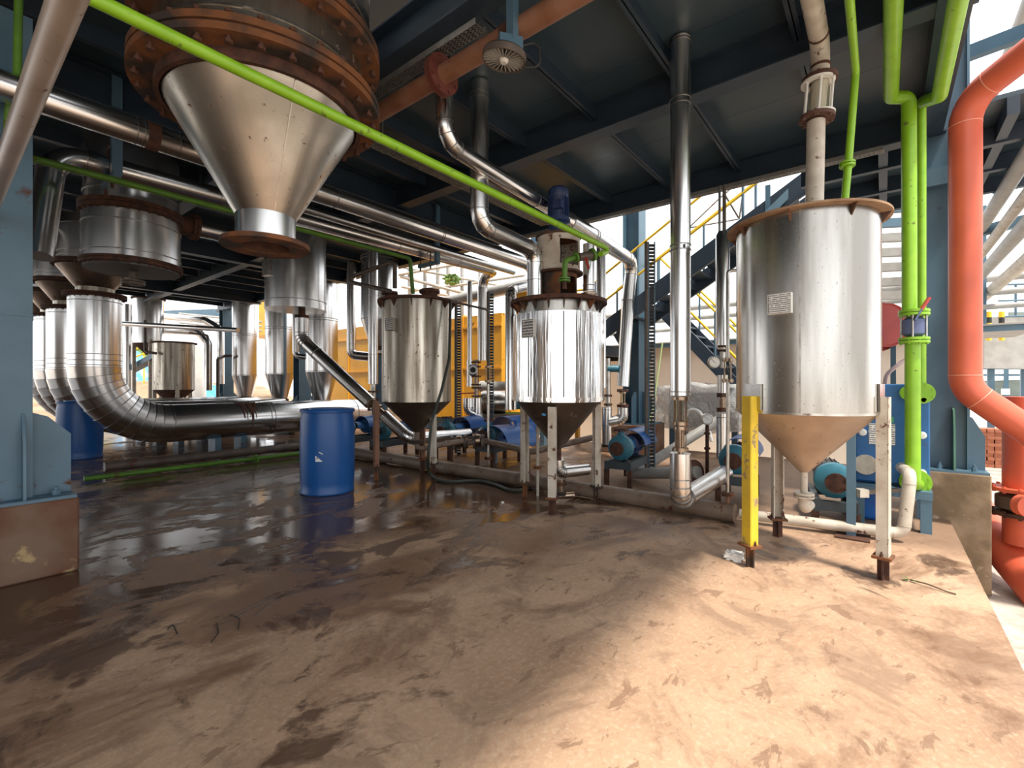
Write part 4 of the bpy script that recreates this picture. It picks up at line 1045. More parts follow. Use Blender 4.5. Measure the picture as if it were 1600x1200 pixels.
MB().tube([P(1600, 805, d=dR), P(1600, 850, d=dR)], .135, 36).build('lower_pipe', REDP, rl)
pth, _ = bez([P(1520, 790, d=4.8), P(1560, 848, d=4.3), P(1680, 985, d=3.5) + (P(1680, 985, d=3.5) - P(1560, 848, d=4.3)) * 1.2], .2, 5)
MB().tube(pth, .155, 36).build('manifold_pipe', REDP, rl)
# red hose reel behind the tank
hr = P(1385, 508, d=5.3)
rr = thing('hose_reel', 'dark red round hose reel half hidden behind the right tank', 'hose reel', hr)
hd = (-FW * .8 + RT * .1 + AX * -.3).normalized()
for k, r in ((0, .25), (-.16, .29)): MB().disc_stack([(0, k - .008), (r * .92, k - .008), (r, k + .01), (r * .96, k + .012), (r * .9, k + .002), (0, k + .004)], hr, hd, 44).build('reel_disc', REDD, rr)
MB().tube([hr, hr + hd * -.16], .16, 28).build('reel_drum', BLACK, rr)
MB().bar(hr + hd * -.1 - UP * .2 + RT * .15, Vector((hr.x, hr.y, 0)) + hd * -.1 + RT * .15, .05, .05).build('reel_post', STEEL, rr)
# pale hose loop behind
ph = MB().tube(bez([P(1380, 640, d=4.9), P(1384, 585, d=4.9), P(1414, 562, d=4.9), P(1425, 561, d=4.9)], .15, 6)[0], .02, 12)
hs = ph.build('flexible_hose', pm('pale_pink_hose', (.62, .45, .45), rough=.5)); tag(hs, 'pale pinkish hose arching beside the right tank to the green riser', 'hose')

# grey channel post and angle bar beside the right tank
gpst = G(1330, 838); po = thing('channel_post', 'blue-grey channel post with a small angle bracket beside the right tank', 'post', gpst)
MB().bar(gpst + UP * .01, P(1330, 625, d=gpst.dot(FW)), .06, .05).build('post', STEEL, po)
MB().box((gpst.x - .12, gpst.y - .12, 0), (gpst.x + .1, gpst.y + .1, .012)).build('foot_plate', RUSTD, po)
ba = P(1345, 770, d=gpst.dot(FW)); MB().bar(ba - RT * .03, ba + RT * .04, .07, .06).build('angle_bracket', PALEP, po)
MB().bar(ba, ba + RT * .38 + FW * .1, .03, .03).build('angle_bar', DARKP, po)
# blue plastic can behind
bc = P(1362, 812, d=4.2); bc.z = 0
can = MB(); can.prism([bc + Vector((-.13, -.12, 0)), bc + Vector((.13, -.14, 0)), bc + Vector((.14, .12, 0)), bc + Vector((-.12, .13, 0))], Vector((.0, .0, .52)))
o = can.build('cut_drum', pm('bright_blue_plastic', (.02, .16, .55), (.02, .12, .45), rough=.4, scale=4)); tag(o, 'bright blue cut plastic container on the floor behind the right tank', 'container')
bv = o.modifiers.new('edge', 'BEVEL'); bv.width = .04; bv.segments = 4

# ================================================================== PUMPS
PBASE = pm('dark_pump_base_paint', (.035, .05, .06), (.05, .065, .075), rough=.5, scale=6, rust=.08)
def pump(C, ang, label, guard=True, body=TEAL, mot=NAVY, L=1.0, hood=None, low=.30, nozzle=True):
    """Pump set along local x: channel base on feet, volute, coupling guard, finned motor, optional blue hood."""
    t = thing('pump_set', label, 'pump', C); ca, sa = math.cos(ang), math.sin(ang)
    X = Vector((ca, sa, 0)); Y = Vector((-sa, ca, 0)); C = Vector(C)
    def w(x, y, z): return C + X * x + Y * y + UP * z
    for s in (-1, 1):
        m = MB(); m.bar(w(-.42 * L, s * .15, low - .05), w(.48 * L, s * .15, low - .05), .012, .09, Y)
        m.bar(w(-.42 * L, s * .13, low - .005), w(.48 * L, s * .13, low - .005), .05, .010, Y); m.bar(w(-.42 * L, s * .13, low - .095), w(.48 * L, s * .13, low - .095), .05, .010, Y)
        m.build('base_channel', PBASE, t)
    for x in (-.38, .44):
        MB().bar(w(x * L, -.16, low - .05), w(x * L, .16, low - .05), .05, .08, X).build('base_cross_member', PBASE, t)
        for s in (-1, 1): MB().bar(w(x * L, s * .14, 0), w(x * L, s * .14, low - .09), .05, .05, X).build('base_foot', RUSTD, t)
    c = low + .15
    v = MB().disc_stack([(0, -.07), (.10, -.07), (.145, -.045), (.15, .0), (.145, .045), (.08, .07), (.05, .14), (0, .14)], w(-.26 * L, 0, c), X, 32)
    v.build('volute', body, t)
    MB().tube([w(-.26 * L, 0, c), w(-.46 * L, 0, c)], .05, 16).build('suction_nozzle', RUSTD, t); flange(t, w(-.44 * L, 0, c), X, .08, .022, RUSTD, 6)
    if nozzle:
        MB().tube([w(-.26 * L, 0, c + .1), w(-.26 * L, 0, c + .22)], .04, 14).build('discharge_nozzle', body, t); flange(t, w(-.26 * L, 0, c + .21), UP, .085, .02, RUSTD, 6)
    MB().tube([w(-.12 * L, 0, c), w(.12 * L, 0, c)], .025, 12).build('coupling_shaft', SILV, t)
    for x in (-.22, .3): MB().bar(w(x * L, 0, low), w(x * L, 0, c - .07), .12, .06, Y).build('pedestal', body if x < 0 else mot, t)
    MB().disc_stack([(0, -.17), (.07, -.17), (.11, -.15), (.11, .14), (.10, .15), (.10, .2), (0, .2)], w(.28 * L, 0, c), X, 28).build('motor', mot, t)
    fn = MB()
    for i in range(18):
        an = 2 * math.pi * i / 18; d = Y * math.cos(an) + UP * math.sin(an); fn.bar(w(.28 * L, 0, c) + d * .115 - X * .13, w(.28 * L, 0, c) + d * .115 + X * .13, .004, .016, d.cross(X))
    fn.build('cooling_fins', mot, t)
    if guard: MB().lathe([(.085, -.1), (.09, -.1), (.09, .1), (.085, .1)], w(0, 0, c), X, 18, closed=True, a0=-.3, a1=math.pi + .3, side=Y).build('coupling_guard', BLUES, t)
    if hood:      # half-round blue hood over the motor, drum plastic
        r, x0, x1 = hood
        MB().lathe([(r, x0), (r + .006, x0), (r + .006, x1), (r, x1)], w(0, 0, c - .02), X, 24, closed=True, a0=.12, a1=math.pi - .12, side=Y).build('rain_hood', BLUEP, t)
    return t
ANG = R_(6)
pump(Vector((5.35, 2.45, 0)), ANG, 'pump set with a curved blue hood right of the middle tank', hood=(.20, .06, .58), L=.85)
pump(Vector((5.25, 1.18, 0)), ANG, 'teal pump set with blue hood between the tall pipe and right tank', hood=(.19, .10, .62), L=.85, nozzle=False)
pump(Vector((4.98, .36, 0)), R_(10), 'teal pump set behind the cone of the right tank', guard=False, L=.8, low=.24, mot=DARKP, nozzle=False)
pump(Vector((5.45, 4.6, 0)), ANG, 'pump set under a big blue hood behind the middle tank left leg', hood=(.26, .12, .75), L=.9)
pump(Vector((5.5, 5.55, 0)), ANG, 'dark pump set with blue hood right of the weathered tank', hood=(.21, .12, .6), L=.9)
pump(Vector((4.85, 6.35, 0)), ANG, 'blue pump set behind the weathered left tank', hood=None, L=.9, mot=BLUES)
pump(Vector((4.75, 7.2, 0)), ANG, 'blue pump set behind the foreground drum', hood=(.2, .05, .5), L=.9, mot=BLUES)

# big cut drum lying over the pump, with its opening
cd = P(795, 682, d=6.9); t = thing('drum_hood', 'half blue drum used as a cover behind the middle tank, with cut-out', 'cover', cd - UP * .18)
MB().lathe([(.27, -.32), (.28, -.32), (.28, .32), (.27, .32)], cd - UP * .1, (AX + AY * -.15).normalized(), 30, closed=True, a0=-.1, a1=math.pi + .1, side=AY).build('hood_shell', BLUEP, t)
MB().tube(bez([cd + Vector((-.1, -.12, .17)), cd + Vector((-.1, -.12, .26)), cd + Vector((.0, -.13, .24)), cd + Vector((.0, -.13, .16))], .03, 4)[0], .012, 8).build('hood_handle', BLUEP, t)
for s in (-.26, .26): MB().bar(cd + Vector((0, s, -.12)), Vector((cd.x, cd.y + s, .0)), .04, .04).build('hood_prop', STEEL, t)

# clad elbow below tank 2 running to its pump
o2 = T2 + UP * .44
tb_ = thing('drain_pipe', 'short bright clad drain elbow under the middle tank cone', 'pipe', o2 - UP * .3)
pth, mk = bez([o2, o2 - UP * .13, o2 - UP * .12 + RT * .32 + FW * .12], .07, 4)
MB().tube(pth, .058, 22).build('pipe_body', CLAD, tb_)
for q, d, e in mk: MB().ring(q, d, .056, .062, .007, 22).build('seam_band', SEAM, tb_)
MB().tube([o2 - UP * .2 + RT * .03, o2 - UP * .38 + RT * .03], .025, 12).build('drain_stub', BRASSY, tb_)
flange_pair(tb_, o2 - UP * .24 + RT * .03, UP, .05, .014, RUST, 4); flange_pair(tb_, o2 - UP * .34 + RT * .03, UP, .05, .014, RUST, 4)
MB().tube([o2 - UP * .365 + RT * .0, o2 - UP * .355 + RT * .16], .032, 12).build('drain_valve', BRASSY, tb_)
ap = thing('level_pipe', 'thin pale stand pipe with a flange behind the middle tank front leg', 'pipe', G(840, 775))
b = G(840, 775); dA = b.dot(FW); MB().tube([b, P(840, 668, d=dA)], .016, 10).build('pipe_body', PALEP, ap); flange_pair(ap, P(840, 730, d=dA), UP, .045, .012, RUST, 4)
ap = thing('level_pipe', 'thin pale stand pipe with sight glass behind the yellow machine edge', 'pipe', P(763, 730, d=6.6))
dA = 6.6; MB().tube([P(763, 726, d=dA), P(763, 600, d=dA)], .018, 10).build('lower_pipe', SILV, ap); flange_pair(ap, P(763, 716, d=dA), UP, .055, .014, RUST, 4)
sight_glass(ap, P(763, 597, d=dA), P(763, 572, d=dA), .05, BRASSY, 4)
MB().tube(bez([P(763, 572, d=dA), P(763, 484, d=dA), P(700, 470, d=6.3)], .06, 4)[0], .016, 10).build('upper_pipe', DARKP, ap)
# pipe from tank 3 outlet valve to pumps
vp = thing('valve_run', 'bare pipe with two flanged valves between the left and middle tanks', 'pipe', P(720, 695, d=6.8))
A_, B_, C_ = P(695, 693, d=6.55), P(762, 690, d=6.5), P(830, 706, d=5.9)
D_ = P(925, 684, d=6.2)
MB().tube(bez([A_, B_, C_, D_], .1, 4)[0], .042, 16).build('pipe_body', FLOORP, vp)
for q in (P(707, 692, d=6.55), P(728, 690, d=6.5), P(742, 690, d=6.5), P(755, 690, d=6.5)): flange(vp, q, (B_ - A_), .10, .03, DARKP, 8)
for q in (P(718, 690, d=6.5), P(748, 688, d=6.5)): MB().lathe([(.05, -.06), (.085, -.03), (.085, .03), (.05, .06)], q, (B_ - A_), 20).build('valve_body', BRASSY, vp)
for i, px in enumerate((706, 826)):
    bq = P(px, 700, d=6.5 - .55 * i); MB().bar(bq, Vector((bq.x, bq.y, 0)), .03, .03).build('pipe_prop', RUSTD, vp)
# dark green hose from tank 3
hq = [P(704, 470, d=5.9), P(702, 560, d=5.75), P(690, 610, d=5.6), P(674, 660, d=5.5), P(668, 720, d=5.45)]
h0 = G(670, 748); h0.z = .02
path, _ = bez(hq + [h0, G(700, 757) + UP * .02, G(745, 752) + UP * .02, G(775, 760) + UP * .02, G(800, 771) + UP * .02, G(832, 766) + UP * .02, G(824, 755) + UP * .02], .22, 6)
o = MB().tube(path, .018, 10).build('rubber_hose', HOSEM); tag(o, 'dark green hose hanging from the weathered tank and snaking over the floor', 'hose')

# ================================================================== INSTRUMENT RISER BETWEEN THE TANKS
fx, fy = 6.26, 5.65
ir = thing('instrument_riser', 'clad riser with a blue flowmeter and red valve between left and middle tanks', 'pipe', (fx, fy, .6))
dI = (Vector((fx, fy, 0))).dot(FW)
def ai(px, py, d=dI): return P(px, py, d=d)
for py in (566, 573, 588, 601, 606, 619): flange(ir, ai(744, py), UP, .085, .02, RUSTD, 6)
MB().tube([ai(744, 562), ai(744, 622)], .045, 16).build('spool', BRASSY, ir)
MB().lathe([(.05, -.07), (.1, -.05), (.1, .05), (.05, .07)], ai(739, 578, dI - .1), RT, 24).build('flowmeter_body', NAVY, ir)
MB().ring(ai(739, 578, dI - .2), -FW, .05, .08, .03, 28).build('flowmeter_ring', WHITEC, ir)
MB().disc_stack([(0, -.06), (.055, -.06), (.055, .01), (0, .01)], ai(739, 578, dI - .19), -FW, 24).build('flowmeter_glass', BLACK, ir)
MB().bar(ai(716, 615, dI - .12), ai(742, 614, dI - .12), .03, .02).build('valve_handle', REDD, ir)
MB().tube([ai(734, 562), ai(734, 604)], .055, 18).build('side_pipe', CLAD, ir)
MB().tube([ai(734, 562), ai(734, 440)], .045, 16).build('rear_pipe', CLAD, ir)
pth, mk = bez([ai(732, 622), ai(732, 642), ai(748, 648), ai(748, 670)], .1, 3)
MB().tube(pth, .095, 22).build('bottom_elbow', CLAD, ir)
for q, d, e in mk: MB().ring(q, d, .093, .1, .008, 22).build('seam_band', SEAM, ir)
MB().tube([ai(745, 622), ai(745, 672)], .095, 22).build('drop_leg', CLAD, ir)
# twin flanged stubs right of the middle tank
tr = thing('instrument_riser', 'paired clad drops joined by a bottom elbow right of the middle tank', 'pipe', P(960, 690, d=7.4))
def a5(px, py): return P(px, py, d=7.4)
flange_pair(tr, a5(973, 610), UP, 0.090, .016, RUSTD, 6); flange_pair(tr, a5(973, 634), UP, 0.090, .016, RUSTD, 6); sight_glass(tr, a5(973, 632), a5(973, 612), .055, BRASSY, 4)
pth, mk = bez([a5(973, 637), a5(973, 656), a5(950, 660)], .1, 4); MB().tube(pth, 0.087, 22).build('bottom_elbow', CLAD, tr)
for q, d, e in mk: MB().ring(q, d, 0.084, 0.093, .008, 22).build('seam_band', SEAM, tr)
MB().tube([a5(948, 636), a5(948, 694)], 0.079, 22).build('left_drop', CLAD, tr)
for py in (640, 665): MB().ring(a5(948, py), UP, 0.077, 0.086, .008, 22).build('seam_band', SEAM, tr)
for py in (618, 632): flange_pair(tr, a5(950, py), UP, 0.064, .014, RUSTD, 6)
MB().tube([a5(950, 560), a5(950, 640)], 0.038, 14).build('left_spool', SILV, tr)
bm_ = MB().disc_stack([(0, -.09), (.055, -.09), (.055, .09), (0, .09)], a5(957, 576), RT, 20).build('blue_actuator', TEAL, tr)
flange_pair(tr, a5(948, 696), UP, 0.077, .014, RUST, 6)
# vertical cable ladders
def ladder(px, y0, y1, d, label, w=.07):
    A, B = P(px, y1, d=d), P(px, y0, d=d); t = thing('cable_ladder', label, 'cable ladder', A)
    for s in (-1, 1): MB().bar(A + RT * s * w / 2, B + RT * s * w / 2, .012, .03, RT).build('ladder_side', STEEL, t)
    n = int((B - A).length / .045); m = MB()
    for i in range(n): c = A + (B - A) * (i / n); m.bar(c - RT * w / 2, c + RT * w / 2, .031, .02, UP)
    o = m.build('rungs', BLACK, t); o['kind'] = 'stuff'
    MB().tube([A - RT * w * .9 , B - RT * w * .9], .022, 8).build('conduit', DARKP, t)
    return t
ladder(1018, 378, 738, 5.9, 'black cable ladder rising beside the stair column', .075)
ladder(717, 470, 708, 8.0, 'black cable ladder on the yellow machine right of the weathered tank', .06)
ladder(768, 456, 668, 7.4, 'black cable ladder left of the middle tank', .06)

# green pipe on the near left column
gv = thing('green_pipe', 'green upright pipe behind the thick beige pipe at the top left corner', 'pipe', P(27, 118, d=2.75))
MB().tube([P(27, 118, d=2.75), P(30, -60, d=2.75)], .020, 14).build('pipe_body', GREEND, gv)
MB().tube(bez([P(27, 118, d=2.75), P(14, 170, d=2.8), P(10, 235, d=2.8)], .1, 4)[0], .020, 14).build('lower_bend', GREEND, gv)
# ================================================================== BACKGROUND, CENTRE: yellow machine, stair, wrapped machine
ym = thing('yellow_machine', 'long orange-yellow steel casing behind the tanks', 'machine', (8.4, 10, 0))
yy = 6.9
while yy < 14.4:      # casing panels with raised joint flanges
    MB().box((8.3, yy, .35), (10.6, yy + 1.22, 2.95 if yy > 8.2 else 2.85)).build('casing_panel', YELLOW, ym)
    MB().box((8.27, yy + 1.22, .35), (10.6, yy + 1.25, 2.9)).build('joint_flange', YELLOW, ym)
    yy += 1.25
for z in (1.55, 2.55): MB().box((8.275, 6.9, z), (8.3, 14.4, z + .05)).build('stiffener', YELLOW, ym)
MB().box((8.4, 7, 0), (10.5, 14.3, .35)).build('support_frame', STEEL, ym)
# tall yellow hopper box
yh = thing('yellow_hopper', 'tall orange-yellow hopper box on legs left of the middle tank', 'hopper', (7.4, 4.9, 0))
hx0, hx1, hy0, hy1 = 7.35, 8.35, 4.85, 5.95
MB().box((hx0, hy0, 1.45), (hx1, hy1, 3.05)).build('hopper_box', YELLOW, yh)
b0 = [(hx0, hy0, 1.45), (hx1, hy0, 1.45), (hx1, hy1, 1.45), (hx0, hy1, 1.45)]; b1 = [(7.7, 5.25, 1.05), (8.0, 5.25, 1.05), (8.0, 5.55, 1.05), (7.7, 5.55, 1.05)]
MB().add(b0 + b1, [(0, 1, 5, 4), (1, 2, 6, 5), (2, 3, 7, 6), (3, 0, 4, 7), (4, 5, 6, 7), (3, 2, 1, 0)]).build('hopper_cone', YELLOW, yh)
MB().box((hx0 - .02, hy0 - .02, 1.43), (hx1 + .02, hy1 + .02, 1.48)).build('hopper_flange', YELLOW, yh)
MB().box((hx0 - .02, hy0 - .02, 3.0), (hx1 + .02, hy1 + .02, 3.05)).build('hopper_flange', YELLOW, yh)
for x in (hx0 + .04, hx1 - .04):
    for y in (hy0 + .04, hy1 - .04): MB().box((x - .04, y - .04, 0), (x + .04, y + .04, 1.45)).build('hopper_leg', YELLOW, yh)
MB().box((hx0 - .05, hy0 + .2, 1.6), (hx0, hy0 + .42, 1.75)).build('junction_box', GREYP, yh)
pipe('duct_pipe', 'grey round duct entering under the yellow hopper', 'duct', [(7.6, 6.9, 1.15), (7.75, 5.3, 1.1)], .12, GREYP)
bm = thing('blower_unit', 'small silver blower and motor under the yellow hopper', 'blower', P(785, 655, d=8.9) - UP * .2)
c = P(785, 628, d=8.9)
MB().disc_stack([(0, -.3), (.2, -.3), (.22, -.25), (.22, .15), (.1, .2), (0, .2)], c - RT * .1, RT, 28).build('blower_casing', STAIN, bm)
MB().disc_stack([(0, -.15), (.14, -.15), (.14, .15), (0, .15)], c + RT * .25, RT, 20).build('blower_motor', TEAL, bm)
MB().bar(c - UP * .26 - RT * .4, c - UP * .26 + RT * .45, .4, .08).build('blower_base', DARKP, bm)
for k in (-.35, .4): MB().bar(c - UP * .3 + RT * k, Vector((c.x, c.y, 0)) + RT * k, .06, .06).build('blower_leg', DARKP, bm)
MB().bar(c - UP * .22 - RT * .1, c - UP * .22 + RT * .5, .05, .05).build('green_rail', GREEN, bm)

# cream wall behind
w = MB().box((11.6, -.75, -.6), (11.8, 7.2, 2.15)).build('wall_back', CREAM); struct(w)
sr = thing('shed_roof', 'low shed roof of grey sheets on beams above the cream wall', 'roof', (11.9, 2.5, 2.2))
for k in range(8): MB().box((11.3, -2.2 + k * 1.18, 2.2 + .0), (14.5, -2.2 + k * 1.18 + 1.16, 2.225)).build('roof_sheet', GREYP, sr)
MB().box((11.35, -2.2, 2.10), (11.45, 7.2, 2.2)).build('eaves_beam', STEEL, sr)
for k, z in enumerate((2.62, 2.95, 3.3)):
    pipe('rack_pipe', ['lowest', 'middle', 'highest'][k] + ' grey pipe of the rack above the shed roof', 'pipe', [(12.2 + k * .5, -4, z), (12.2 + k * .5, 9, z)], .05 + .012 * k, GREYP, n=12)
for y in (-1.5, 2.2, 5.8):
    o = MB().bar((12.6, y, 2.2), (12.6, y, 4.6), .08, .08).build('rack_post', STEEL); tag(o, 'slim rack post above the shed roof, %s' % {-1.5: 'behind the right tank', 2.2: 'beside the tall clad pipe', 5.8: 'above the middle tank'}[y], 'post')

# ---- stair: upper flight rising to the right, landing, lower flight descending to the right
st = thing('steel_stair', 'shaded blue steel stair with yellow handrails rising behind the right tank', 'stair', (7.6, 4.2, 0))
u0, u1 = P(930, 527, x=7.2), P(1262, 283, x=7.2)
for x in (7.2, 8.05): MB().bar(Vector((x, u0.y, u0.z)), Vector((x, u1.y, u1.z)), .06, .26, AX).build('stringer', BEAMM, st)  # beam colour darkens the blue stair steel to imitate shade against the sky
n = 12
for i in range(1, n):
    q = u0 + (u1 - u0) * (i / n); MB().box((7.22, q.y - .13, q.z - .01), (8.03, q.y + .13, q.z + .02)).build('tread', BEAMM, st)
MB().box((7.15, u0.y - .05, u0.z - .16), (9.6, u0.y + 1.25, u0.z - .12)).build('landing_plate', BEAMM, st)
for x in (7.2, 9.5): MB().bar((x, u0.y - .05, u0.z - .22), (x, u0.y + 1.25, u0.z - .22), .08, .16, AX).build('landing_beam', BEAMM, st)
for y in (u0.y, u0.y + 1.2): MB().bar((7.15, y, u0.z - .22), (9.6, y, u0.z - .22), .08, .16, AY).build('landing_beam', BEAMM, st)
for (x, y) in ((7.3, u0.y + 1.15), (9.45, u0.y + 1.15), (9.45, u0.y)): MB().bar((x, y, 0), (x, y, u0.z - .2), .1, .1).build('landing_post', STEEL, st)
l0, l1 = P(1030, 480, x=8.7), P(1170, 625, x=8.7)
for x in (8.7, 9.5): MB().bar(Vector((x, l0.y, l0.z)), Vector((x, l1.y, l1.z)) + (l1 - l0) * .5, .06, .22, AX).build('stringer', BEAMM, st)  # beam colour imitates shade, as on the upper flight
for i in range(1, 14):
    q = l0 + (l1 - l0) * (i / 9); MB().box((8.72, q.y - .12, q.z - .01), (9.48, q.y + .12, q.z + .02)).build('tread', BEAMM, st)
for (a, b, x) in ((u0, u1, 7.2), (u0, u1, 8.05), (l0, l1 + (l1 - l0) * .3, 8.7), (l0, l1 + (l1 - l0) * .3, 9.5)):
    for h in ((.5, .95) if x in (7.2, 8.7) else (.95,)):
        MB().tube([Vector((x, a.y, a.z + h)), Vector((x, b.y, b.z + h))], .021, 8).build('handrail', YRAIL, st)
    for k in range(5):
        q = a + (b - a) * (k / 4); MB().tube([Vector((x, q.y, q.z)), Vector((x, q.y, q.z + .95))], .02, 8).build('rail_post', STEEL, st)
for h in (.5, .95): MB().tube([(7.2, u0.y, u0.z + h - .1), (7.2, u0.y + 1.2, u0.z + h - .1), (9.5, u0.y + 1.2, u0.z + h - .1)], .021, 8).build('handrail', YRAIL, st)
# upper landing that the flight reaches, tucked beyond the platform edge
MB().box((5.97, -1.4, 3.74), (8.4, u1.y, 3.78)).build('upper_landing', DECK, st)
for x in (6.6, 7.4, 8.2): MB().bar((x, -1.4, 3.65), (x, u1.y, 3.65), .08, .17, AX).build('landing_beam', BEAMM, st)
for y in (-.9, .0): MB().bar((5.97, y, 3.66), (8.4, y, 3.66), .08, .16, AY).build('landing_beam', BEAMM, st)
# thin guard frames seen against the sky
gfm = thing('guard_frame', 'thin steel triangular guard frame against the sky above the stair', 'frame', P(1120, 300, d=8))
q = [P(1076, 356, d=8), P(1122, 312, d=8), P(1155, 342, d=8), P(1130, 300, d=8), P(1160, 308, d=8)]
for a, b in ((q[0], q[1]), (q[0], q[2]), (q[3], q[2]), (q[4], P(1160, 342, d=8)), (q[2], P(1160, 308, d=8)), (q[1], P(1180, 262, d=8)), (q[3], P(1130, 262, d=8))): MB().tube([a, b], .015, 6).build('frame_bar', DARKP, gfm)
# column behind the first one, going up outside
o = MB().box((8.9, 6.3, 0), (9.1, 6.5, 6)).build('rack_post', STEEL); tag(o, 'tall blue post behind the middle tank neck', 'post')
# louvre screen right of the tank
ls = thing('louvre_screen', 'grey louvred screen of flat slats between the right tank and green riser', 'screen', P(1400, 460, d=7.5) - UP * .2)
for py in (322, 345, 368, 391, 414, 437, 458):
    a, b = P(1340, py + 6, d=7.6), P(1425, py + 2, d=7.4); MB().bar(a, b, .10, .13).build('slat', STEEL if py < 360 else GREYP, ls)
for px in (1335, 1424): MB().bar(P(px, 300, d=7.6), Vector((P(px, 300, d=7.6).x, P(px, 300, d=7.6).y, -.6)), .08, .08).build('screen_post', STEEL, ls)
# bracing under the deck edge by the tank
br_ = thing('diagonal_brace', 'blue diagonal brace rising behind the lid of the right tank', 'brace', P(1205, 330, d=6.4))
MB().bar(P(1190, 345, d=6.4), P(1268, 268, d=6.2), .14, .1).build('brace_bar', STEEL, br_)
MB().bar(P(1200, 290, d=6.4), P(1200, 345, d=6.4), .06, .06).build('brace_post', STEEL, br_)

# plastic-wrapped machine
wc = P(1100, 640, d=8.6); wm = thing('wrapped_machine', 'machine wrapped in clear crumpled plastic sheet behind the gauge', 'machine', Vector((wc.x, wc.y, 0)))
import bmesh
def lump(c, sx, sy, sz, seed, sub=4, amp=.12):
    bm = bmesh.new(); bmesh.ops.create_cube(bm, size=2); bmesh.ops.subdivide_edges(bm, edges=bm.edges, cuts=9, use_grid_fill=True)
    from mathutils import noise
    for v in bm.verts:
        p = v.co.copy(); k = max(abs(p.x), abs(p.y), abs(p.z)); sph = p.normalized() * 1.25
        p = p * .72 + sph * .28
        nn = noise.noise(p * 2.1 + Vector((seed, 0, 0))) * amp + noise.noise(p * 5 + Vector((0, seed, 0))) * amp * .5
        p *= (1 + nn); v.co = Vector((p.x * sx, p.y * sy, p.z * sz)) + c
    m = MB(); bm.verts.ensure_lookup_table(); m.add([v.co.copy() for v in bm.verts], [tuple(v.index for v in f.verts) for f in bm.faces]); bm.free(); return m
mc = Vector((wc.x, wc.y, .78))
lump(mc, .62, .72, .40, 3, amp=.2).build('plastic_wrap', WRAP, wm, sharp=180)
MB().box((mc.x - .42, mc.y - .5, .42), (mc.x + .42, mc.y + .5, 1.05)).build('machine_body', GREYP, wm)
for x in (-.35, .35):
    for y in (-.45, .45): MB().box((mc.x + x - .05, mc.y + y - .05, 0), (mc.x + x + .05, mc.y + y + .05, .45)).build('machine_leg', STEEL, wm)
hsp = [P(1070, 655, d=7.6), P(1075, 640, d=7.5), P(1090, 640, d=7.4), P(1105, 660, d=7.3), P(1112, 690, d=7.2)]
o = MB().tube(bez(hsp, .2, 6)[0], .025, 10).build('clear_hose', pm('milky_hose', (.75, .75, .74), rough=.25)); tag(o, 'milky clear hose curling in front of the wrapped machine', 'hose')
o = MB().tube(bez([P(1035, 535, d=7.2), P(1020, 640, d=7.2), P(1005, 690, d=7.2), P(990, 720, d=6.6)], .3, 6)[0], .014, 8).build('yellow_green_cable', pm('yellow_green_cable', (.45, .55, .25), rough=.5)); tag(o, 'thin pale green cable hanging in front of the stair column', 'cable')

# ================================================================== BACKGROUND, LEFT: far vessels, soil, tarpaulins, trees
def rng(C, R, zb, zt, label, cone=True, mat=CLAD, name='background_vessel'):
    t = thing(name, label, 'vessel', (C.x, C.y, 0)); 
    MB().tube([C + UP * zb, C + UP * zt], R, 36).build('shell', mat, t)
    MB().disc_stack([(0, zt), (R * 1.12, zt), (R * 1.12, zt + .04), (0, zt + .04)], C, UP, 36).build('lid', RUSTD, t)
    if cone: MB().lathe([(R, zb), (.05, zb - R * .9), (.04, zb - R * .9), (R - .01, zb)], C, UP, 36, closed=True).build('cone', RUSTD, t)
    for k in range(3):
        a = 2 * math.pi * k / 3 + .4; d = Vector((math.cos(a), math.sin(a), 0)) * R * .98; MB().bar(C + d, C + d + UP * (zb + .1), .08, .08).build('leg', WHITEP, t)
    return t
v4 = P(272, 600, d=12.6); v4.z = 0
rng(v4, .47, 1.05, 2.28, 'cone-bottom vessel seen under the left vessels, far at the back', mat=STAIN2)
v5 = P(232, 500, d=13.3); v5.z = 0
t5 = rng(v5, .36, 2.35, 3.6, 'dark-rimmed upright vessel high at the far left back', cone=True)
v6 = P(309, 600, d=16.5); v6.z = 0
o = MB().tube([v6, v6 + UP * 2.5], .25, 24).build('white_column_pipe', WHITEC); tag(o, 'white upright pipe column beside the far cone-bottom vessel', 'pipe')
v7 = P(200, 560, d=13.5)
o = MB().tube([Vector((v7.x, v7.y, 0)), Vector((v7.x, v7.y, 3.5))], .12, 20).build('thin_clad_riser', CLAD); tag(o, 'slender clad riser between the near elbow duct and far vessel', 'pipe')
for k, (pts, r, lab) in enumerate([
        ([P(180, 505, d=12), P(372, 516, d=11.2)], .06, 'straight pale pipe crossing the left background'),
        ([P(230, 492, d=14.5), P(320, 500, d=14), P(345, 515, d=14), P(345, 600, d=14)], .10, 'clad pipe bending down in the left background'),
        ([P(250, 515, d=14.2), P(310, 518, d=14.2), P(325, 535, d=14.2), P(325, 610, d=14.2)], .12, 'thicker clad pipe bending down behind the far vessel'),
        ([P(296, 520, d=13), P(325, 524, d=13), P(325, 610, d=13)], .025, 'thin dark pipe frame by the far vessel'),
        ([P(227, 500, d=12), P(227, 550, d=12), P(244, 552, d=12)], .035, 'dark bent pipe on the left of the far vessel'),
        ([P(340, 665.3, d=13.5), P(340, 560, d=13.5), P(352, 556, d=13.2), P(362, 556, d=13.2)], .04, 'dark valve pipework left of the farthest cyclone')]):
    pipe('background_pipe', lab, 'pipe', pts, r, CLAD if r > .055 else DARKP, n=14)
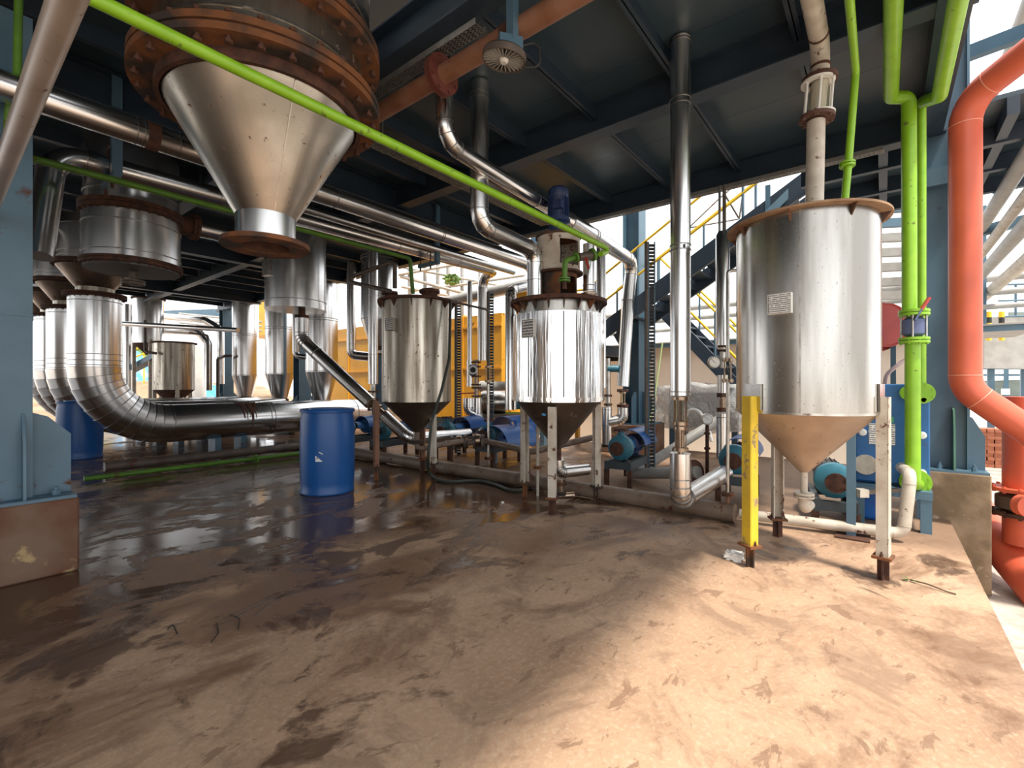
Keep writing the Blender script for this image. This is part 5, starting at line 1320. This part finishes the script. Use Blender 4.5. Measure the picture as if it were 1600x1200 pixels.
# clad drops next to the cyclones
for k, (px, ya, yb, d, lab) in enumerate([(549, 430, 555, 9.3, 'left'), (583, 430, 600, 7.4, 'right')]):
    a, b = P(px, ya - 60, d=d), P(px, yb, d=d)
    q = [a, b, b + RT * .35 - UP * .03] if k == 0 else [a, b]
    t = pipe('process_pipe', 'slim clad drop pipe behind the slanted pipe, %s one' % lab, 'pipe', q, .09 if k == 0 else .075, CLAD, n=20, br=.12, extra=(.4, .8))
    if k == 0: MB().tube([b + RT * .30 - UP * .03, b + RT * .75 - UP * .03], .06, 14).build('valve_body', DARKP, t)
    if k: 
        for py in (612, 624, 640): flange(t, P(px, py, d=d), UP, .09, .02, RUSTD, 6)
        MB().tube([b, P(px, 645, d=d)], .04, 12).build('spool', SILV, t)
b = P(494, 555, d=10.2); pipe('process_pipe', 'short clad pipe ending in an elbow left of the nearest cyclone', 'pipe', [P(462, 470, d=10.6), P(462, 556, d=10.6), P(480, 558, d=10.6)], .07, CLAD, n=16, br=.1)
o = MB().bar(P(186, 588, d=14), P(246, 556, d=13), .25, .14).build('conveyor_boom', STEEL); tag(o, 'dark slanted boom end reaching out left of the far vessel', 'boom')
# mound, tarps
from mathutils import noise as mnoise
def mound(c, sx, sy, h, seed, name, mat, label, cat):
    m = MB(); N_ = 26; vs = []; fs = []
    for i in range(N_ + 1):
        for j in range(N_ + 1):
            u, v = i / N_ * 2 - 1, j / N_ * 2 - 1
            e = max(0, 1 - u * u) * max(0, 1 - v * v)
            z = h * (e ** .7) * (1 + .5 * mnoise.noise(Vector((u * 2 + seed, v * 2, 0)))) + .12 * h * mnoise.noise(Vector((u * 7, v * 7, seed)))
            vs.append((c[0] + u * sx, c[1] + v * sy, c[2] + max(z, -.05)))
    for i in range(N_):
        for j in range(N_): a = i * (N_ + 1) + j; fs.append((a, a + 1, a + N_ + 2, a + N_ + 1))
    o = m.add(vs, fs).build(name, mat, sharp=180); tag(o, label, cat); return o
mc_ = P(215, 600, d=26)
mound((mc_.x, mc_.y, -.62), 7, 12, 2.3, 1.2, 'soil_mound', SOIL, 'sunlit heap of brown soil outside beyond the far vessel', 'soil heap')
t_ = P(222, 575, d=24); mound((t_.x, t_.y, 1.0), 1.4, 1.6, 1.5, 4.1, 'blue_tarpaulin', TARP, 'crumpled light blue tarpaulin on the soil heap', 'tarpaulin')
t_ = P(325, 600, d=19); mound((t_.x, t_.y, -.3), .9, .9, 1.3, 6.1, 'blue_tarpaulin', TARP, 'small blue tarpaulin bundle behind the white pipe column', 'tarpaulin')
def tree(c, h, r, label, seed):
    t = thing('tree', label, 'tree', c); rnd = random.Random(seed)
    MB().tube([c, c + UP * h * .5, c + UP * h * .75], .2, 10, rs=[.22, .16, .08]).build('trunk', BARK, t)
    m = MB()
    for i in range(1500):
        while True:
            p = Vector((rnd.uniform(-1, 1), rnd.uniform(-1, 1), rnd.uniform(-1, 1)))
            if p.length < 1: break
        q = c + Vector((p.x * r, p.y * r, h * .66 + p.z * h * .36)); s = rnd.uniform(.15, .32)
        a_ = Vector((rnd.uniform(-1, 1), rnd.uniform(-1, 1), rnd.uniform(-1, 1))).normalized(); b_ = a_.orthogonal().normalized()
        m.add([q - a_ * s, q + b_ * s * .5, q + a_ * s, q - b_ * s * .5], [(0, 1, 2, 3)])
    o = m.build('foliage', LEAFM, t); o['kind'] = 'stuff'
for k, (px, d, h, r) in enumerate([(205, 34, 5.2, 3.0), (265, 40, 5.0, 3.0), (150, 38, 6, 3.5)]):
    c = P(px, 600, d=d); c.z = -.6; tree(c, h, r, ['green tree beyond the soil heap, nearest', 'green tree far behind the soil heap', 'green tree behind the big elbow ducts'][k], k)
# rails and shed frames outside on the left
yr = thing('yellow_railing', 'yellow sloping railing outside beyond the far vessel', 'railing', P(215, 600, d=20))
for py in (550, 562): MB().tube([P(200, py, d=20), P(245, py - 17, d=20)], .04, 8).build('rail', YRAIL, yr)
for px in (205, 225, 243): MB().tube([P(px, 548 - (px - 200) * .35, d=20), P(px, 610, d=20)], .03, 8).build('rail_post', YRAIL, yr)
ob = thing('outbuilding', 'orange-yellow outbuilding with a blue frame at the far left back', 'building', P(400, 640, d=22))
a, b = P(388, 520, d=22), P(470, 520, d=20)
MB().bar((a + b) / 2 - UP * 1.2 + UP * 2.0 - UP * 1.0, (a + b) / 2 + UP * 1.3, 2.4, 1.6, (b - a)).build('wall_panel', YELLOW, ob)
MB().bar(P(382, 480, d=21.5), P(382, 640, d=21.5), .3, .3).build('frame_post', STEEL, ob)
MB().bar(P(250, 492, d=24), P(425, 487, d=21), .4, .35).build('frame_beam', STEEL, ob)
for k, py in enumerate((498, 505, 512)):
    o = MB().tube([P(280, py - 8, d=22), P(420, py + 6, d=20)], .05, 8).build('rack_pipe', GREYP); tag(o, '%s far grey pipe crossing the bright gap under the left ceiling' % ['upper', 'middle', 'lower'][k], 'pipe')
# pipe rack in the bright gap above tank 3
pk = thing('pipe_rack', 'distant grey pipe rack and scaffold above the weathered tank', 'rack', P(680, 640, d=16))
for px in (640, 664, 684, 700, 722, 750): MB().bar(P(px, 412, d=16), Vector((P(px, 412, d=16).x, P(px, 412, d=16).y, -.6)), .09, .09).build('rack_post', GREYP, pk)
for (x0, y0, x1, y1, r) in ((620, 430, 720, 412, .05), (626, 432, 770, 470, .06), (640, 455, 760, 440, .05), (700, 448, 820, 430, .05), (628, 448, 700, 462, .05), (690, 478, 860, 440, .12), (705, 470, 830, 450, .07), (630, 418, 780, 446, .04)):
    MB().tube([P(x0, y0, d=16), P(x1, y1, d=15.5)], r, 8).build('rack_bar', GREYP, pk)
o = lump(P(706, 437, d=15), .16, .2, .13, 9, amp=.5).build('shrub', LEAFM); tag(o, 'small green plant tuft growing on the pipe rack', 'plant')
o.parent = None
hp = pipe('header_pipe', 'dark header pipe rising to the right behind the middle tank', 'pipe', [P(700, 470, d=11), P(840, 440, d=9.5)], .11, GREYP, n=16)
# thin pipes over tank 3
pipe('vent_pipe', 'thin dark bent vent pipe rising from the weathered tank lid', 'pipe', [P(617, 450, d=6.0), P(617, 413, d=6.0), P(608, 411, d=6.1), P(535, 438, d=6.6), P(610, 455, d=5.9)], .028, DARKP, n=12, br=.05)

# ================================================================== OUTSIDE ON THE RIGHT
bs = thing('brick_stack', 'stack of red bricks outside behind the red pipe', 'bricks', P(1551, 728, d=10.2))
base = P(1551, 728, d=10.2); base.z = -.6
me = MB().box((-.112, -.052, 0), (.112, .052, .072)).build('brick', BRICKM); BRK = me.data; bpy.data.objects.remove(me)
for lv in range(11):
    for i in range(2):
        for j in range(4):
            along = lv % 2 == 0
            off = Vector(((i - .5) * .235, (j - 1.5) * .113, 0)) if along else Vector(((j - 1.5) * .113, (i - .5) * .235, 0))
            rot = (0, 0, (0 if along else math.pi / 2) + random.uniform(-.04, .04))
            inst(BRK, 'brick', bs, base + off + UP * (lv * .0755) + Vector((random.uniform(-.01, .01), random.uniform(-.01, .01), 0)), rot)
for k in range(16):
    q = Vector((random.uniform(6.6, 9.8), random.uniform(-3.2, -1.0), -.6))
    o = lump(Vector((0, 0, 0)), 1, 1, 1, k, amp=.4) if k == 0 else None
    if k == 0:
        oo = o.build('rubble_stone', GRAVEL, sharp=180); RUB = oo.data; bpy.data.objects.remove(oo)
    s = random.uniform(.05, .14); ob_ = bpy.data.objects.new('rubble_stone', RUB); COL.objects.link(ob_); ob_.location = q + UP * s * .5; ob_.scale = (s, s, s * .7); ob_.rotation_euler = (0, 0, random.uniform(0, 6))
    tag(ob_, 'pale rubble stone on the ground behind the right plinth', 'stone', 'rubble behind the right plinth')
cb = MB().box((-6, -1.35, -.6), (5.5, -1.2, -.38)).build('kerb_outside', CONC); struct(cb)
# outdoor pipe rack
for k, (px, py, z, r, m_, lab) in enumerate([(1600, 20, 3.6, .055, GREYP, 'pale green-grey pipe at the top right corner, running away'), (1600, 250, 2.9, .06, GREYP, 'topmost beige rack pipe right of the red pipe'),
        (1600, 310, 2.75, .05, PALEP, 'second beige rack pipe right of the red pipe'), (1600, 355, 2.6, .07, GREYP, 'third rack pipe right of the red pipe'), (1600, 410, 2.4, .075, PALEP, 'lowest pale rack pipe right of the red pipe')]):
    q = P(px, py, z=z + (2.4 if k == 0 else .6)); r *= 1.25; pipe('rack_pipe', lab, 'pipe', [q - AX * 3, q + AX * (7 if k else 9)], r, m_, n=14)
for k, (a, b, lab) in enumerate([(P(1502, 88, d=5.2), P(1640, 36, d=4.6), 'upper pale blue steel arm from the column out to the right'), (P(1530, 362, d=7.0), P(1640, 335, d=6.2), 'dark steel arm across the rack pipes at the right edge'), (P(1530, 285, d=7.5), P(1570, 300, d=7.2), 'short dark bracket behind the red pipe')]):
    o = MB().bar(a, b, .10, .14).build('outrigger_beam', STEEL); tag(o, lab, 'beam')
pf = thing('outdoor_platform', 'grey outdoor platform with railing and striped posts at the right edge', 'platform', P(1580, 540, d=11))
MB().bar(P(1535, 536, d=11), P(1700, 536, d=10.5), .14, 1.2).build('platform_deck', GREYP, pf)
for px in (1548, 1600, 1660): MB().bar(P(px, 538, d=11), Vector((P(px, 538, d=11).x, P(px, 538, d=11).y, -.6)), .12, .12).build('platform_leg', STEEL, pf)
for py in (445, 470, 495): MB().tube([P(1560, py, d=10.8), P(1700, py - 4, d=10.4)], .02, 8).build('platform_rail', STEEL, pf)
for px in (1587, 1640): MB().tube([P(px, 445, d=10.8), P(px, 536, d=10.8)], .022, 8).build('rail_post', STEEL, pf)
MB().bar(P(1575, 520, d=11.4), P(1720, 520, d=11), 1.0, .03, UP).build('green_panel', NETM, pf)
for px in (1545, 1565):
    for i in range(5): MB().tube([P(px, 487 + i * 9, d=10.6), P(px, 496 + i * 9, d=10.6)], .05, 12).build('striped_post', YRAIL if i % 2 == 0 else BLACK, pf)
nf = thing('shade_fence', 'grey-green sheeted fence with a dark frame beyond the red pipe', 'fence', P(1570, 650, d=14))
a, b = P(1510, 622, d=15), P(1720, 622, d=13)
MB().bar(a + UP * .1, b + UP * .1, .9, .03, UP).build('fence_sheet', NETM, nf)
for py in (576, 586, 620): MB().bar(P(1510, py, d=14.9), P(1720, py, d=12.9), .06, .06).build('fence_rail', STEEL, nf)
for px in (1572, 1660): MB().bar(P(px, 574, d=14.2), Vector((P(px, 574, d=14.2).x, P(px, 574, d=14.2).y, -.6)), .1, .1).build('fence_post', STEEL, nf)
MB().bar(P(1565, 612, d=14), P(1577, 612, d=14), .18, .04, UP).build('fence_sign', WHITEC, nf)

# ================================================================== SMALL THINGS ON THE FLOOR
pc_ = G(1147, 874); o = lump(pc_ + UP * .025, .04, .05, .025, 2, amp=.6).build('crumpled_paper', PAPER); tag(o, 'crumpled white paper scrap beside the yellow tank leg', 'paper')
tw = thing('twig', 'dry twig with a leafy tip lying near the slab edge', 'twig', G(1420, 908))
MB().tube(bez([G(1422, 908) + UP * .008, G(1450, 918) + UP * .02, G(1480, 927) + UP * .008, G(1494, 930) + UP * .006], .1, 4)[0], .004, 6).build('stem', BARK, tw)
m = MB()
for i in range(7):
    a_ = G(1422, 908) + UP * .01; d_ = Vector((random.uniform(-1, .2), random.uniform(-.6, 1), random.uniform(0, .5))).normalized(); s_2 = d_.cross(UP).normalized()
    m.add([a_, a_ + d_ * .025 + s_2 * .008, a_ + d_ * .05, a_ + d_ * .025 - s_2 * .008], [(0, 1, 2, 3)])
m.build('leaves', LEAFM, tw)
# wire ends lying about
for k, pts in enumerate([[(262, 985), (270, 975), (277, 992)], [(330, 1005), (342, 990), (338, 975)], [(360, 962), (375, 968), (372, 985)]]):
    o = MB().tube(bez([G(x, y) + UP * .005 for x, y in pts], .05, 5)[0], .0025, 6).build('wire_end', BLACK); tag(o, ['left', 'middle', 'right'][k] + ' one of three thin black wire ends on the floor at lower left', 'wire')
o = MB().prism([G(783, 785) + UP * .004, G(787, 784) + UP * .004, G(788, 787) + UP * .004, G(784, 788) + UP * .004], UP * .002).build('paper_scrap', PAPER); tag(o, 'tiny white scrap on the wet floor before the middle tank', 'paper')
